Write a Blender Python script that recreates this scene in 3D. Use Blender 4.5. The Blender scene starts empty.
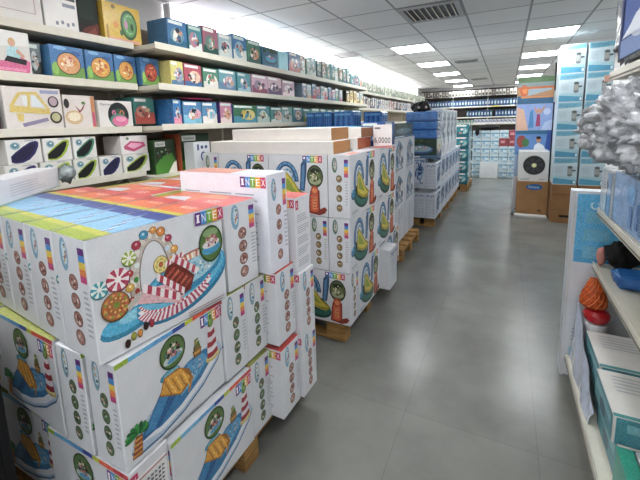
import bpy, math, random
from mathutils import Vector, Matrix
from math import sin, cos, pi, radians
COL = bpy.context.scene.collection
R = random.Random(7)

# ---------------------------------------------------------------- colours and materials
def lin(c):
    if isinstance(c, str):
        c = c.lstrip('#'); c = [int(c[i:i+2], 16)/255 for i in (0, 2, 4)]
    return tuple((x/12.92 if x <= .04045 else ((x+.055)/1.055)**2.4) for x in c[:3]) + (1.0,)
def mixc(a, b, t):
    a = a.lstrip('#'); b = b.lstrip('#')
    return '#' + ''.join('%02x' % int(int(a[i:i+2], 16)*(1-t)+int(b[i:i+2], 16)*t) for i in (0, 2, 4))

def mat(name, base=None, photo=0, rough=.5, metal=0, attr=False, noise=0, nscale=20, bump=0, bscale=60, coat=0, emit=None, estr=0, alpha=1, trans=0, stretch=None):
    m = bpy.data.materials.new(name); m.use_nodes = True
    nt = m.node_tree; b = nt.nodes['Principled BSDF']
    b.inputs['Roughness'].default_value = rough; b.inputs['Metallic'].default_value = metal
    b.inputs['Coat Weight'].default_value = coat; b.inputs['Coat Roughness'].default_value = .15
    b.inputs['Transmission Weight'].default_value = trans
    b.inputs['Alpha'].default_value = alpha
    src = None
    if attr:
        a = nt.nodes.new('ShaderNodeAttribute'); a.attribute_name = 'Col'; src = a.outputs['Color']
    if noise or bump:
        tc = nt.nodes.new('ShaderNodeTexCoord'); mp = nt.nodes.new('ShaderNodeMapping')
        if stretch: mp.inputs['Scale'].default_value = stretch
        nt.links.new(tc.outputs['Object'], mp.inputs[0])
    if noise:
        n = nt.nodes.new('ShaderNodeTexNoise'); n.inputs['Scale'].default_value = nscale; n.inputs['Detail'].default_value = 5
        nt.links.new(mp.outputs[0], n.inputs['Vector'])
        mr = nt.nodes.new('ShaderNodeMapRange'); mr.inputs[1].default_value = .3; mr.inputs[2].default_value = .7
        mr.inputs[3].default_value = 1-noise; mr.inputs[4].default_value = 1+noise*.4
        nt.links.new(n.outputs['Fac'], mr.inputs[0])
        mx = nt.nodes.new('ShaderNodeMix'); mx.data_type = 'RGBA'; mx.blend_type = 'MULTIPLY'; mx.inputs[0].default_value = 1
        if src: nt.links.new(src, mx.inputs[6])
        else: mx.inputs[6].default_value = lin(base)
        nt.links.new(mr.outputs[0], mx.inputs[7]); src = mx.outputs[2]
    if bump:
        n2 = nt.nodes.new('ShaderNodeTexNoise'); n2.inputs['Scale'].default_value = bscale; n2.inputs['Detail'].default_value = 4
        nt.links.new(mp.outputs[0], n2.inputs['Vector'])
        bp = nt.nodes.new('ShaderNodeBump'); bp.inputs['Strength'].default_value = bump; bp.inputs['Distance'].default_value = .01
        nt.links.new(n2.outputs['Fac'], bp.inputs['Height']); nt.links.new(bp.outputs[0], b.inputs['Normal'])
    if photo and src:
        # printed pictures: fine tonal variation wherever the ink is coloured
        tc2 = nt.nodes.new('ShaderNodeTexCoord'); n4 = nt.nodes.new('ShaderNodeTexNoise'); n4.inputs['Scale'].default_value = 150; n4.inputs['Detail'].default_value = 6; n4.inputs['Roughness'].default_value = .7
        nt.links.new(tc2.outputs['Object'], n4.inputs['Vector'])
        sp = nt.nodes.new('ShaderNodeSeparateColor'); sp.mode = 'HSV'; nt.links.new(src, sp.inputs[0])
        def mth(op, a, b_):
            m_ = nt.nodes.new('ShaderNodeMath'); m_.operation = op
            for k_, q_ in enumerate((a, b_)):
                if isinstance(q_, (int, float)): m_.inputs[k_].default_value = q_
                else: nt.links.new(q_, m_.inputs[k_])
            return m_.outputs[0]
        c_ = mth('SUBTRACT', n4.outputs['Fac'], .5); am = mth('MULTIPLY', mth('MINIMUM', mth('MULTIPLY', sp.outputs[1], 2.5), 1), photo)
        v_ = mth('MULTIPLY', sp.outputs[2], mth('ADD', 1, mth('MULTIPLY', mth('MULTIPLY', c_, 5), am)))
        sc3 = nt.nodes.new('ShaderNodeSeparateColor'); nt.links.new(n4.outputs['Color'], sc3.inputs[0])
        h_ = mth('ADD', sp.outputs[0], mth('MULTIPLY', mth('SUBTRACT', sc3.outputs[1], .5), mth('MULTIPLY', am, .35)))
        s_ = mth('MULTIPLY', sp.outputs[1], mth('ADD', .92, mth('MULTIPLY', mth('SUBTRACT', sc3.outputs[2], .5), mth('MULTIPLY', am, -3))))
        cc = nt.nodes.new('ShaderNodeCombineColor'); cc.mode = 'HSV'
        nt.links.new(mth('FRACT', h_, 0), cc.inputs[0]); nt.links.new(s_, cc.inputs[1]); nt.links.new(v_, cc.inputs[2]); src = cc.outputs[0]
    if src: nt.links.new(src, b.inputs['Base Color'])
    elif base: b.inputs['Base Color'].default_value = lin(base)
    if emit:
        b.inputs['Emission Color'].default_value = lin(emit); b.inputs['Emission Strength'].default_value = estr
    return m
PRINT = mat('printed_card', attr=True, photo=.3, rough=.38, noise=.06, nscale=9, coat=.15)
PRINTM = mat('printed_matt', attr=True, photo=.2, rough=.6, noise=.05, nscale=9)
WRAP = mat('shrink_wrapped_print', attr=True, photo=.35, rough=.22, noise=.18, nscale=14, bump=.6, bscale=18, coat=.6)
CARD = mat('brown_cardboard', attr=True, rough=.8, noise=.14, nscale=7)
WOOD = mat('pallet_wood', '#a8824f', rough=.85, noise=.4, nscale=9, stretch=(1, 1, 6), bump=.3, bscale=30)
SHELF = mat('cream_enamel_shelf', '#d6d2c4', rough=.4, noise=.04)
SHELFBACK = mat('beige_back_panel', '#a79c8c', rough=.6, noise=.05)
WHITE = mat('white_paint', '#e6e6e4', rough=.6)
DARK = mat('black_plastic', '#17171a', rough=.45)
PLASTIC = mat('crumpled_clear_film', '#b4b6ba', rough=.3, noise=.55, nscale=18, bump=1.0, bscale=30, coat=.7)
FOIL = mat('silver_film', '#7c828a', rough=.3, metal=.2, noise=.6, nscale=22, bump=1.0, bscale=40, coat=.6)
BLUEWRAP = mat('blue_film', '#2c6fb8', rough=.2, noise=.4, nscale=10, bump=.8, bscale=20, coat=.6)
NET = mat('orange_net', '#c9561a', rough=.5, noise=.5, nscale=60, bump=1, bscale=70)
LIGHT = mat('lit_diffuser', '#ffffff', emit='#fbfdff', estr=18)
PANEL = mat('lit_wall_strip', '#ffffff', emit='#fdf6ff', estr=2.4)

# ---------------------------------------------------------------- mesh builder
class MB:
    def __init__(s): s.v = []; s.f = []; s.c = []
    def face(s, pts, c):
        n = len(s.v); s.v += [tuple(p) for p in pts]; s.f.append(tuple(range(n, n+len(pts)))); s.c.append(c)
    def box(s, x0, x1, y0, y1, z0, z1, c='#ffffff', M=None, ch=0, cols=None):
        cols = cols or {}
        def tr(p): return tuple(M @ Vector(p)) if M else p
        X, Y, Z = (x0, x1), (y0, y1), (z0, z1)
        n = len(s.v); idx = {}
        if ch:
            # chamfered box: three points per corner
            for i in (0, 1):
                for j in (0, 1):
                    for k in (0, 1):
                        sx, sy, sz = (1, -1)[i], (1, -1)[j], (1, -1)[k]
                        P = (X[i], Y[j], Z[k])
                        for a, p in enumerate(((P[0], P[1]+sy*ch, P[2]+sz*ch), (P[0]+sx*ch, P[1], P[2]+sz*ch), (P[0]+sx*ch, P[1]+sy*ch, P[2]))):
                            idx[(i, j, k, a)] = len(s.v); s.v.append(tr(p))
            def add(l, cc): s.f.append(tuple(l)); s.c.append(cc)
            g = idx
            for i in (0, 1):
                l = [g[(i, 0, 0, 0)], g[(i, 1, 0, 0)], g[(i, 1, 1, 0)], g[(i, 0, 1, 0)]]; add(l if i else l[::-1], cols.get('+x' if i else '-x', c))
                l = [g[(0, i, 0, 1)], g[(0, i, 1, 1)], g[(1, i, 1, 1)], g[(1, i, 0, 1)]]; add(l if i else l[::-1], cols.get('+y' if i else '-y', c))
                l = [g[(0, 0, i, 2)], g[(1, 0, i, 2)], g[(1, 1, i, 2)], g[(0, 1, i, 2)]]; add(l if i else l[::-1], cols.get('+z' if i else '-z', c))
            for i in (0, 1):
                for j in (0, 1):
                    add([g[(i, j, 0, 0)], g[(i, j, 0, 1)], g[(i, j, 1, 1)], g[(i, j, 1, 0)]], c)
                    add([g[(i, 0, j, 0)], g[(i, 0, j, 2)], g[(i, 1, j, 2)], g[(i, 1, j, 0)]], c)
                    add([g[(0, i, j, 1)], g[(0, i, j, 2)], g[(1, i, j, 2)], g[(1, i, j, 1)]], c)
                    for k in (0, 1): add([g[(i, j, k, 0)], g[(i, j, k, 1)], g[(i, j, k, 2)]], c)
            return
        P = [tr((a, b, d)) for a in X for b in Y for d in Z]
        s.v += P
        for l, k in (((0, 1, 3, 2), '-x'), ((4, 6, 7, 5), '+x'), ((0, 4, 5, 1), '-y'), ((2, 3, 7, 6), '+y'), ((0, 2, 6, 4), '-z'), ((1, 5, 7, 3), '+z')):
            s.f.append(tuple(n+i for i in l)); s.c.append(cols.get(k, c))
    def cyl(s, c0, c1, r0, r1=None, c='#ffffff', n=12, cap=True):
        r1 = r0 if r1 is None else r1
        a = Vector(c0); b = Vector(c1); d = (b-a).normalized()
        u = d.orthogonal().normalized(); w = d.cross(u)
        k = len(s.v)
        for i in range(n):
            t = 2*pi*i/n; e = u*cos(t)+w*sin(t)
            s.v.append(tuple(a+e*r0)); s.v.append(tuple(b+e*r1))
        for i in range(n):
            j = (i+1) % n
            s.f.append((k+2*i, k+2*j, k+2*j+1, k+2*i+1)); s.c.append(c)
        if cap:
            s.f.append(tuple(k+2*i for i in range(n))[::-1]); s.c.append(c)
            s.f.append(tuple(k+2*i+1 for i in range(n))); s.c.append(c)
    def build(s, name, m, parent=None, loc=None, rz=0, smooth=False):
        me = bpy.data.meshes.new(name)
        me.from_pydata(s.v, [], s.f); me.update()
        at = me.color_attributes.new('Col', 'FLOAT_COLOR', 'CORNER')
        cache = {}; buf = []
        for p, c in zip(me.polygons, s.c):
            if c not in cache: cache[c] = lin(c)
            buf += list(cache[c])*p.loop_total
        at.data.foreach_set('color', buf)
        me.materials.append(m)
        if smooth: me.polygons.foreach_set('use_smooth', [True]*len(me.polygons))
        o = bpy.data.objects.new(name, me); COL.objects.link(o)
        if parent: o.parent = parent
        if loc is not None: o.location = loc
        o.rotation_euler = (0, 0, rz)
        return o

# text outlines from the built-in font, cached
_tx = {}
def glyphs(t):
    if t not in _tx:
        cu = bpy.data.curves.new('t', 'FONT'); cu.body = t; cu.size = 1; cu.resolution_u = 2
        o = bpy.data.objects.new('t', cu); COL.objects.link(o)
        dg = bpy.context.evaluated_depsgraph_get(); dg.update()
        me = o.evaluated_get(dg).to_mesh()
        vs = [(v.co.x, v.co.y) for v in me.vertices]; fs = [tuple(p.vertices) for p in me.polygons]
        o.evaluated_get(dg).to_mesh_clear()
        bpy.data.objects.remove(o); bpy.data.curves.remove(cu)
        x0 = min(v[0] for v in vs); x1 = max(v[0] for v in vs); y0 = min(v[1] for v in vs); y1 = max(v[1] for v in vs)
        _tx[t] = ([((x-x0)/(x1-x0), (y-y0)/(y1-y0)) for x, y in vs], fs)
    return _tx[t]

class Fr:
    """a rectangle on a face; x and y run 0..1 across it"""
    def __init__(s, mb, o, u, v, W, H, eps=.00012):
        s.mb = mb; s.o = Vector(o); s.u = Vector(u); s.v = Vector(v); s.n = s.u.cross(s.v); s.W = W; s.H = H; s.e = eps; s.k = 3
    def P(s, x, y): return s.o + s.u*(x*s.W) + s.v*(y*s.H) + s.n*(s.e*s.k)
    def poly(s, pts, c): s.k += 1; s.mb.face([s.P(*p) for p in pts], c)
    def rect(s, x0, y0, x1, y1, c): s.poly([(x0, y0), (x1, y0), (x1, y1), (x0, y1)], c)
    def ell(s, cx, cy, rx, ry, c, n=18, rot=0, a0=0, a1=360):
        # rx, ry in metres
        pts = []
        full = a1-a0 >= 360
        for i in range(n + (0 if full else 1)):
            t = radians(a0+(a1-a0)*i/n); x = rx*cos(t); y = ry*sin(t)
            X = x*cos(rot)-y*sin(rot); Y = x*sin(rot)+y*cos(rot)
            pts.append((cx+X/s.W, cy+Y/s.H))
        s.poly(pts, c)
    def arc(s, cx, cy, rx, ry, th, cols, a0, a1, n=12, rot=0):
        s.k += 1
        def q(t, k):
            x = (rx-k)*cos(t); y = (ry-k)*sin(t)
            return s.P(cx+(x*cos(rot)-y*sin(rot))/s.W, cy+(x*sin(rot)+y*cos(rot))/s.H)
        for i in range(n):
            t0 = radians(a0+(a1-a0)*i/n); t1 = radians(a0+(a1-a0)*(i+1)/n)
            s.mb.face([q(t0, 0), q(t1, 0), q(t1, th), q(t0, th)], cols[i % len(cols)])
    def text(s, t, x0, y0, x1, y1, c):
        s.k += 1; vs, fs = glyphs(t); n = len(s.mb.v)
        for x, y in vs: s.mb.v.append(tuple(s.P(x0+(x1-x0)*x, y0+(y1-y0)*y)))
        for f in fs: s.mb.f.append(tuple(n+i for i in f)); s.mb.c.append(c)
    def lines(s, x0, y0, x1, y1, n, c='#9a9aa0', fill=.45, rg=None):
        rg = rg or R; s.k += 1
        for i in range(n):
            ya = y1-(y1-y0)*(i+1-fill)/n; yb = ya-(y1-y0)*fill/n*.0+(y1-y0)*fill/n*.8
            xe = x1-(x1-x0)*rg.random()*.3
            s.mb.face([s.P(x0, ya), s.P(xe, ya), s.P(xe, yb), s.P(x0, yb)], c)

def frame_of(mb, face, w, d, h, eps=.00012, alt=False):
    a, b = w/2, d/2
    if face == '-y': return Fr(mb, (-a, -b, 0), (1, 0, 0), (0, 0, 1), w, h, eps)
    if face == '+x': return Fr(mb, (a, -b, 0), (0, 1, 0), (0, 0, 1), d, h, eps)
    if face == '-x': return Fr(mb, (-a, b, 0), (0, -1, 0), (0, 0, 1), d, h, eps)
    if face == '+y': return Fr(mb, (a, b, 0), (-1, 0, 0), (0, 0, 1), w, h, eps)
    if alt: return Fr(mb, (a, -b, h), (0, 1, 0), (-1, 0, 0), d, w, eps)
    return Fr(mb, (-a, -b, h), (1, 0, 0), (0, 1, 0), w, d, eps)

def carton(name, w, d, h, arts, body='#e2e2e4', m=None, eps=.00012, alt=False, cols=None, ch=.0025):
    mb = MB(); mb.box(-w/2, w/2, -d/2, d/2, 0, h, body, ch=min(ch, w/8, d/8, h/8), cols=cols)
    for f, fn in arts.items(): fn(frame_of(mb, f, w, d, h, eps, alt))
    o = mb.build(name, m or PRINT)
    return o

def tag(o, label, cat, group=None):
    o['label'] = label; o['category'] = cat
    if group: o['group'] = group
    return o
def empty(name, loc, rz=0):
    o = bpy.data.objects.new(name, None); COL.objects.link(o); o.location = loc; o.rotation_euler = (0, 0, rz); return o
def struct(o): o['kind'] = 'structure'; return o
USED = set()
def put(proto, label, cat, group, loc, rz=0):
    """first use moves the prototype itself, later ones copy it"""
    if proto.name not in USED and 'label' not in proto: o = proto
    else:
        o = proto.copy(); COL.objects.link(o)
        for ch in proto.children:
            c = ch.copy(); COL.objects.link(c); c.parent = o
    USED.add(proto.name)
    o.location = loc; o.rotation_euler = (0, 0, rz)
    if 'group' in o: del o['group']
    return tag(o, label, cat, group)
ORD = ['first', 'second', 'third', 'fourth', 'fifth', 'sixth', 'seventh', 'eighth', 'ninth', 'tenth', 'eleventh', 'twelfth', 'thirteenth', 'fourteenth',
       'fifteenth', 'sixteenth', 'seventeenth', 'eighteenth', 'nineteenth', 'twentieth']
def ordn(i):
    if i < 20: return ORD[i]
    t = ['', '', 'twenty', 'thirty', 'forty', 'fifty'][(i+1)//10]
    r = (i+1) % 10
    return t+'-'+ORD[r-1] if r else t+'th'.replace('yth', 'ieth')

# ---------------------------------------------------------------- the printed pictures
LOGO = ['#6d2f86', '#3b8fd4', '#7db53c', '#e8a323', '#c2295e']
def intex(f, x0, y0, x1, y1, pad=True):
    w = (x1-x0)/5
    for i, (ch, c) in enumerate(zip('INTEX', LOGO)):
        f.rect(x0+i*w, y0, x0+(i+1)*w, y1, c)
    for i, ch in enumerate('INTEX'):
        k = .3 if ch == 'I' else .16
        f.text(ch, x0+i*w+w*k, y0+(y1-y0)*.2, x0+(i+1)*w-w*k, y0+(y1-y0)*.82, '#ffffff')
    # serif feet of the I
    f.rect(x0+w*.2, y0+(y1-y0)*.2, x0+w*.8, y0+(y1-y0)*.28, '#ffffff'); f.rect(x0+w*.2, y0+(y1-y0)*.74, x0+w*.8, y0+(y1-y0)*.82, '#ffffff')
def rainbow(f, x0, y0, x1, y1):
    for a, b, c in ((0, .1, '#9ab82f'), (.1, .3, '#6cb4dc'), (.3, .48, '#5aa0d4'), (.48, .6, '#3550a0'), (.6, .68, '#c3c736'), (.68, .85, '#e0532c'), (.85, 1, '#c8303c')):
        f.rect(x0+(x1-x0)*a, y0, x0+(x1-x0)*b, y1, c)
def speck(f, cx, cy, rx, ry, cols, n, r, rg):
    for i in range(n):
        t = rg.random()*2*pi; q = math.sqrt(rg.random())*.75
        f.ell(cx+q*rx*cos(t)/f.W, cy+q*ry*sin(t)/f.H, r*(.6+rg.random()*.8), r*(.6+rg.random()*.8), rg.choice(cols), n=7)

def art_candy(f):
    W, H = f.W, f.H; rg = random.Random(3)
    L = lambda x, y: (x/W, y/H)
    # left pond
    f.ell(.2, .235, .085, .034, '#2c88ac', rot=.1); f.ell(.2, .265, .08, .03, '#4fb2d6', rot=.1); f.ell(.24, .285, .05, .016, '#8fd0e4', rot=.1)
    # main basin, drawn tilted up to the right
    f.ell(.63, .335, .180, .088, '#1f7ba2', n=32, rot=.2); f.ell(.63, .375, .178, .084, '#3ba2ce', n=32, rot=.2); f.ell(.64, .395, .165, .072, '#67bcdb', n=30, rot=.2)
    f.ell(.66, .42, .145, .056, '#2d8db8', n=28, rot=.2); f.ell(.74, .46, .1, .04, '#a4cfdd', n=22, rot=.25)
    speck(f, .76, .46, .07, .03, ['#e4ecee', '#8dbfd2', '#cfc8bc', '#5c9cb8'], 46, .004, rg)
    f.arc(.69, .43, .142, .075, .027, ['#efe9e2', '#e0935a', '#f4f0ea', '#c97060', '#efd9c0'], 22, 118, n=24, rot=.15)
    f.arc(.69, .43, .142, .075, .006, ['#b06a5a'], 22, 118, n=24, rot=.15)
    # striped front wall
    f.arc(.58, .375, .155, .078, .014, ['#f4ecec'], 188, 322, n=26, rot=.15)
    f.arc(.575, .335, .155, .078, .03, ['#efe4e6', '#c85a78', '#f2e8ea', '#b34060'], 188, 318, n=36, rot=.15)
    f.arc(.58, .405, .15, .074, .009, ['#f2e6e6', '#c2384e'], 185, 325, n=40, rot=.15)
    # arch
    f.arc(.40, .52, .084, .153, .036, ['#8f847c'], -12, 192, n=24); f.arc(.40, .52, .080, .149, .028, ['#d9d0c8', '#c8bdb4', '#e2dcd4', '#bdb2a8'], -12, 192, n=20)
    f.arc(.40, .52, .062, .128, .008, ['#c9beb4'], -12, 192, n=20)
    for a, c, r in ((196, '#b8452c', .013), (180, '#e0b244', .014), (164, '#c23a40', .012), (147, '#e0a030', .014), (128, '#b02848', .015), (108, '#3d9cc0', .015), (86, '#e09a3c', .012), (68, '#d98a35', .016), (48, '#b42b52', .013), (28, '#e5a43c', .014), (8, '#c0392f', .013), (-8, '#d88a3a', .013)):
        t = radians(a); f.ell(.40+.082*cos(t)/W, .52+.151*sin(t)/H, r, r*.95, mixc(c, '#301010', .3), n=12); f.ell(.40+.081*cos(t)/W, .522+.15*sin(t)/H, r*.82, r*.8, c, n=12); f.ell(.397+.08*cos(t)/W, .53+.15*sin(t)/H, r*.3, r*.3, mixc(c, '#ffffff', .6), n=8)
    for a, c in ((188, '#a83a30'), (172, '#4f9a4a'), (152, '#dfe6e8'), (20, '#dfa048'), (2, '#7ab04a'), (40, '#c8dcec')):
        t = radians(a); f.ell(.40+.062*cos(t)/W, .52+.126*sin(t)/H, .008, .009, c, n=8)
    f.ell(.445, .62, .026, .029, '#a8924a'); f.ell(.445, .62, .023, .026, '#e3d48a'); f.arc(.445, .62, .018, .02, .005, ['#a9b85a', '#e8c060'], 0, 360, n=12); f.ell(.445, .62, .008, .009, '#c06a3c')
    # slide and steps
    f.poly([(.255, .36), (.30, .46), (.52, .42), (.62, .28), (.56, .2), (.42, .28)], '#e0b4ba')
    f.poly([(.44, .48), (.49, .58), (.56, .6), (.70, .40), (.66, .28), (.58, .26)], '#7c2c22')
    for i in range(5): f.poly([(.47+i*.036, .47-i*.038), (.475+i*.036, .5-i*.038), (.54+i*.032, .56-i*.04), (.55+i*.032, .53-i*.04)], ('#b04c38', '#c96a4c')[i % 2])
    for (xa, ya, xb, yb, tx, ty) in ((.30, .44, .56, .22, .012, .07), (.47, .58, .62, .62, .01, .05), (.52, .62, .72, .40, .02, .06), (.40, .5, .60, .26, .012, .06)):
        for i in range(9):
            t = i/9; u = (i+1)/9
            f.poly([(xa+(xb-xa)*t, ya+(yb-ya)*t), (xa+(xb-xa)*u, ya+(yb-ya)*u), (xa+(xb-xa)*u+tx, ya+(yb-ya)*u+ty), (xa+(xb-xa)*t+tx, ya+(yb-ya)*t+ty)], ('#f0e6e6', '#bf4058')[i % 2])
    # lollipops
    def lolly(cx, cy, r, ca, cb, n=14):
        f.ell(cx, cy-.01, r*1.06, r*1.06, mixc(ca, '#202020', .3), n=18)
        for i in range(n): f.poly([(cx, cy)]+[(cx+r*cos(2*pi*(i+k/2)/n)/W, cy+r*sin(2*pi*(i+k/2)/n)/H) for k in range(3)], (ca, cb)[i % 2])
        f.ell(cx, cy, r*.3, r*.3, '#f2ecea', n=10)
    lolly(.045, .6, .023, '#4aa6b4', '#e6efe9'); lolly(.235, .77, .021, '#a4bb4e', '#eeeedd'); lolly(.155, .63, .032, '#c23a5e', '#f2e6e8')
    f.ell(.125, .42, .041, .043, '#6c4c22', n=22); f.ell(.125, .425, .038, .04, '#b06a34', n=22); f.arc(.125, .425, .034, .036, .008, ['#d89a50', '#8c9c42', '#c9603c'], 0, 360, n=24); f.arc(.13, .43, .022, .023, .006, ['#e0b860', '#a64b33'], 0, 360, n=18); f.ell(.13, .43, .009, .009, '#7d963c')
    f.poly([(.2, .33), (.3, .42), (.27, .46), (.19, .38)], '#c9c0b8')
    for i, c in enumerate(('#3d2020', '#a2a23a', '#d48a2c', '#3a2026', '#a82a44')):
        f.ell(.17+i*.042, .07+i*.018+(i % 2)*.02, .0085, .0135, mixc(c, '#101010', .3), n=12); f.ell(.17+i*.042, .075+i*.018+(i % 2)*.02, .0065, .010, c, n=12)
    # photo roundel
    f.ell(.87, .65, .052, .066, '#2d4a20', n=26); f.ell(.87, .65, .047, .060, '#5d7c42', n=24); f.ell(.87, .76, .034, .016, '#8fa878', n=16)
    f.ell(.87, .60, .042, .02, '#4a9cc2', rot=.1); f.ell(.87, .65, .038, .015, '#e0d8da', rot=.1); speck(f, .87, .68, .036, .026, ['#b84a5a', '#d9c07a', '#2a2020', '#e8dcd8', '#c98a90'], 34, .0045, rg)
    intex(f, .74, .865, 1.0, .99)
    f.lines(.62, .02, .98, .07, 2, '#a88a8a')
def art_candy_top(f):
    # bands run along the length, the far end is orange and red
    f.rect(0, 0, 1, 1, '#7aa6c4')
    for a, b, c in ((0, .1, '#8a9a34'), (.1, .16, '#aaab44'), (.16, .47, '#76a5c4'), (.47, .62, '#3d4c88'), (.62, .68, '#b5ab3c'), (.68, .85, '#c9643a'), (.85, 1, '#bd4a44')):
        f.poly([(a, 0), (b, 0), (b, 1), (a, 1)], c)
    for i in range(9): f.poly([(.12+i*.035, .25+.05*i), (.2+i*.04, .22+.055*i), (.26+i*.04, .30+.05*i), (.15+i*.035, .28+.05*i)], ('#8a6f80', '#a5cbe2', '#5a86b0')[i % 3])
    f.text('INTEX', .8, .22, .86, .6, '#f2d9c8')
    f.rect(0, .02, 1, .035, '#56708c')
def art_narrow(circ, seed=1, pic='#6a9ec0', dark=False):
    def fn(f):
        rg = random.Random(seed); W, H = f.W, f.H; k = min(1, W/.19)
        f.ell(.32, .84, .024*k, .05, pic, n=16); f.ell(.34, .85, .014*k, .035, mixc(pic, '#ffffff', .6), n=12); speck(f, .34, .85, .012*k, .035, ['#a4505c', '#e0d0cc', '#3d5560', '#c7a860'], 9, .0045, rg)
        for i, c in enumerate(('#6a2f80', '#3f8ccc', '#e5c636', '#e0803a', '#c03a80')): f.rect(.76, .93-.055*i-.055, .94, .93-.055*i, c)
        for i in range(4):
            y = .63-.155*i
            f.ell(.52, y, .026*k, .024, mixc(circ, '#2a1a16', .35), n=16); f.ell(.52, y, .022*k, .0205, circ, n=14)
            speck(f, .52, y, .017*k, .015, [mixc(circ, '#ffffff', .55), mixc(circ, '#201010', .5), '#c8a088', '#e8ded8', '#7a3d3a'], 8, .006*k, rg)
        f.lines(.8, .2, .95, .6, 9, '#b0b0b4')
    return fn
def art_text(label=True, seed=2, logo=True):
    def fn(f):
        rg = random.Random(seed)
        if logo: intex(f, .72, .87, .99, .975)
        for c in range(3):
            for p in range(4):
                f.lines(.06+.3*c, .66-.19*p, .32+.3*c, .79-.19*p+.02, 5, '#a2a2a8', rg=rg)
    return fn
def art_text_small(f):
    rg = random.Random(4)
    f.rect(.03, .84, .22, .96, '#c2295e'); f.text('X', .07, .865, .18, .935, '#ffffff')
    for p in range(5): f.lines(.12, .06+.15*p, .92, .17+.15*p, 4, '#a6a6ac', rg=rg)
def art_island(f):
    W, H = f.W, f.H; rg = random.Random(5)
    rainbow(f, 0, .955, 1, 1.0)
    intex(f, .76, .815, .985, .945)
    # pool shell: pale rim, blue edge line
    shell = [(.05, .12), (.12, .05), (.30, .045), (.52, .09), (.74, .19), (.93, .34), (.985, .44), (.96, .52), (.84, .56), (.6, .56), (.3, .4), (.08, .24)]
    f.poly(shell, '#3f6f98')
    f.poly([(x, y+.022) for x, y in shell], '#b4c4d8'); f.poly([(.09, .17), (.3, .1), (.52, .14), (.74, .24), (.9, .37), (.93, .46), (.6, .5), (.3, .38)], '#e2e5ec')
    f.poly([(.12, .2), (.3, .15), (.5, .19), (.72, .3), (.86, .42), (.9, .5), (.78, .58), (.6, .57), (.42, .46), (.25, .34)], '#2f7cae')
    f.poly([(.5, .27), (.68, .34), (.83, .45), (.76, .55), (.6, .55), (.5, .44)], '#5a9fca'); f.poly([(.55, .3), (.66, .35), (.7, .42), (.58, .4)], '#86bedb'); speck(f, .68, .45, .045, .03, ['#c4dfea', '#8cc0dc', '#3d6f9c', '#d8c0b0'], 34, .0035, rg)
    f.poly([(.12, .16), (.2, .3), (.38, .56), (.5, .6), (.55, .5), (.46, .34), (.3, .17)], '#1f5f94'); f.poly([(.16, .2), (.24, .34), (.38, .52), (.44, .48), (.32, .28), (.24, .18)], '#3a86b8')
    f.ell(.42, .585, .04, .017, '#3f8fae', n=16); f.ell(.43, .595, .03, .01, '#74b4c8', n=14)
    f.poly([(.31, .44), (.36, .585), (.50, .59), (.60, .5), (.64, .36), (.5, .3)], '#a86c16'); f.poly([(.32, .45), (.37, .575), (.52, .565), (.61, .4), (.5, .315)], '#dfa02c')
    for i in range(6): f.poly([(.355+.035*i, .555-.01*i), (.368+.035*i, .56-.01*i), (.43+.033*i, .36-.004*i), (.417+.033*i, .355-.004*i)], ('#b97c18', '#efbc4e')[i % 2])
    f.poly([(.6, .37), (.64, .4), (.6, .28), (.57, .24)], '#c88a2c')
    # palm
    f.poly([(.05, .07), (.13, .05), (.145, .24), (.09, .26)], '#8a4c1c')
    for i in range(4): f.poly([(.055+.006*i, .08+.045*i), (.13+.003*i, .07+.045*i), (.132+.003*i, .088+.045*i), (.057+.006*i, .1+.045*i)], '#d09040')
    for t in range(9):
        a = radians(-10+t*25); f.ell(.105+.022*cos(a)/W, .275+.014*sin(a)/H, .02, .0085, ('#1b5c2e', '#3a9a4a', '#257a3a')[t % 3], n=10, rot=a)
    # lighthouse
    f.ell(.87, .425, .036, .014, '#c9b76a', n=16); f.ell(.87, .445, .033, .012, '#e0d49a', n=16)
    for i in range(7):
        y0 = .44+.058*i; a = .066-.0055*i; f.poly([(.87-a, y0), (.87, y0-.012), (.87+a, y0+.012), (.87+a-.005, y0+.078), (.87, y0+.05), (.87-a+.005, y0+.062)], ('#a02a38', '#e4dadf')[i % 2])
    f.ell(.87, .83-.01, .013, .017, '#5c8440'); f.ell(.87, .86-.01, .0085, .02, '#8fae60'); f.ell(.87, .9-.01, .004, .012, '#4c6a38')
    f.ell(.7, .66, .016, .012, '#7b6a3a'); f.poly([(.65, .64), (.75, .64), (.735, .56), (.665, .56)], '#8a6430'); f.poly([(.66, .62), (.74, .62), (.73, .59), (.67, .59)], '#c9984c'); speck(f, .7, .71, .014, .018, ['#56802e', '#c9aa55', '#7b9d64', '#3f8a60'], 16, .0045, rg)
    f.ell(.46, .785, .052, .056, '#2f4a1f', n=24); f.ell(.46, .785, .047, .05, '#5f7c46', n=22); f.ell(.46, .735, .04, .017, '#c5cfcf', rot=.15); f.ell(.47, .72, .03, .01, '#4f9cc0', rot=.15); speck(f, .46, .8, .036, .034, ['#3f7fa0', '#c99a88', '#e8d4c4', '#22301a', '#8cab8c', '#b85a5a'], 44, .005, rg)
    f.lines(.3, .02, .8, .04, 1, '#b0b0b6')
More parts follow.
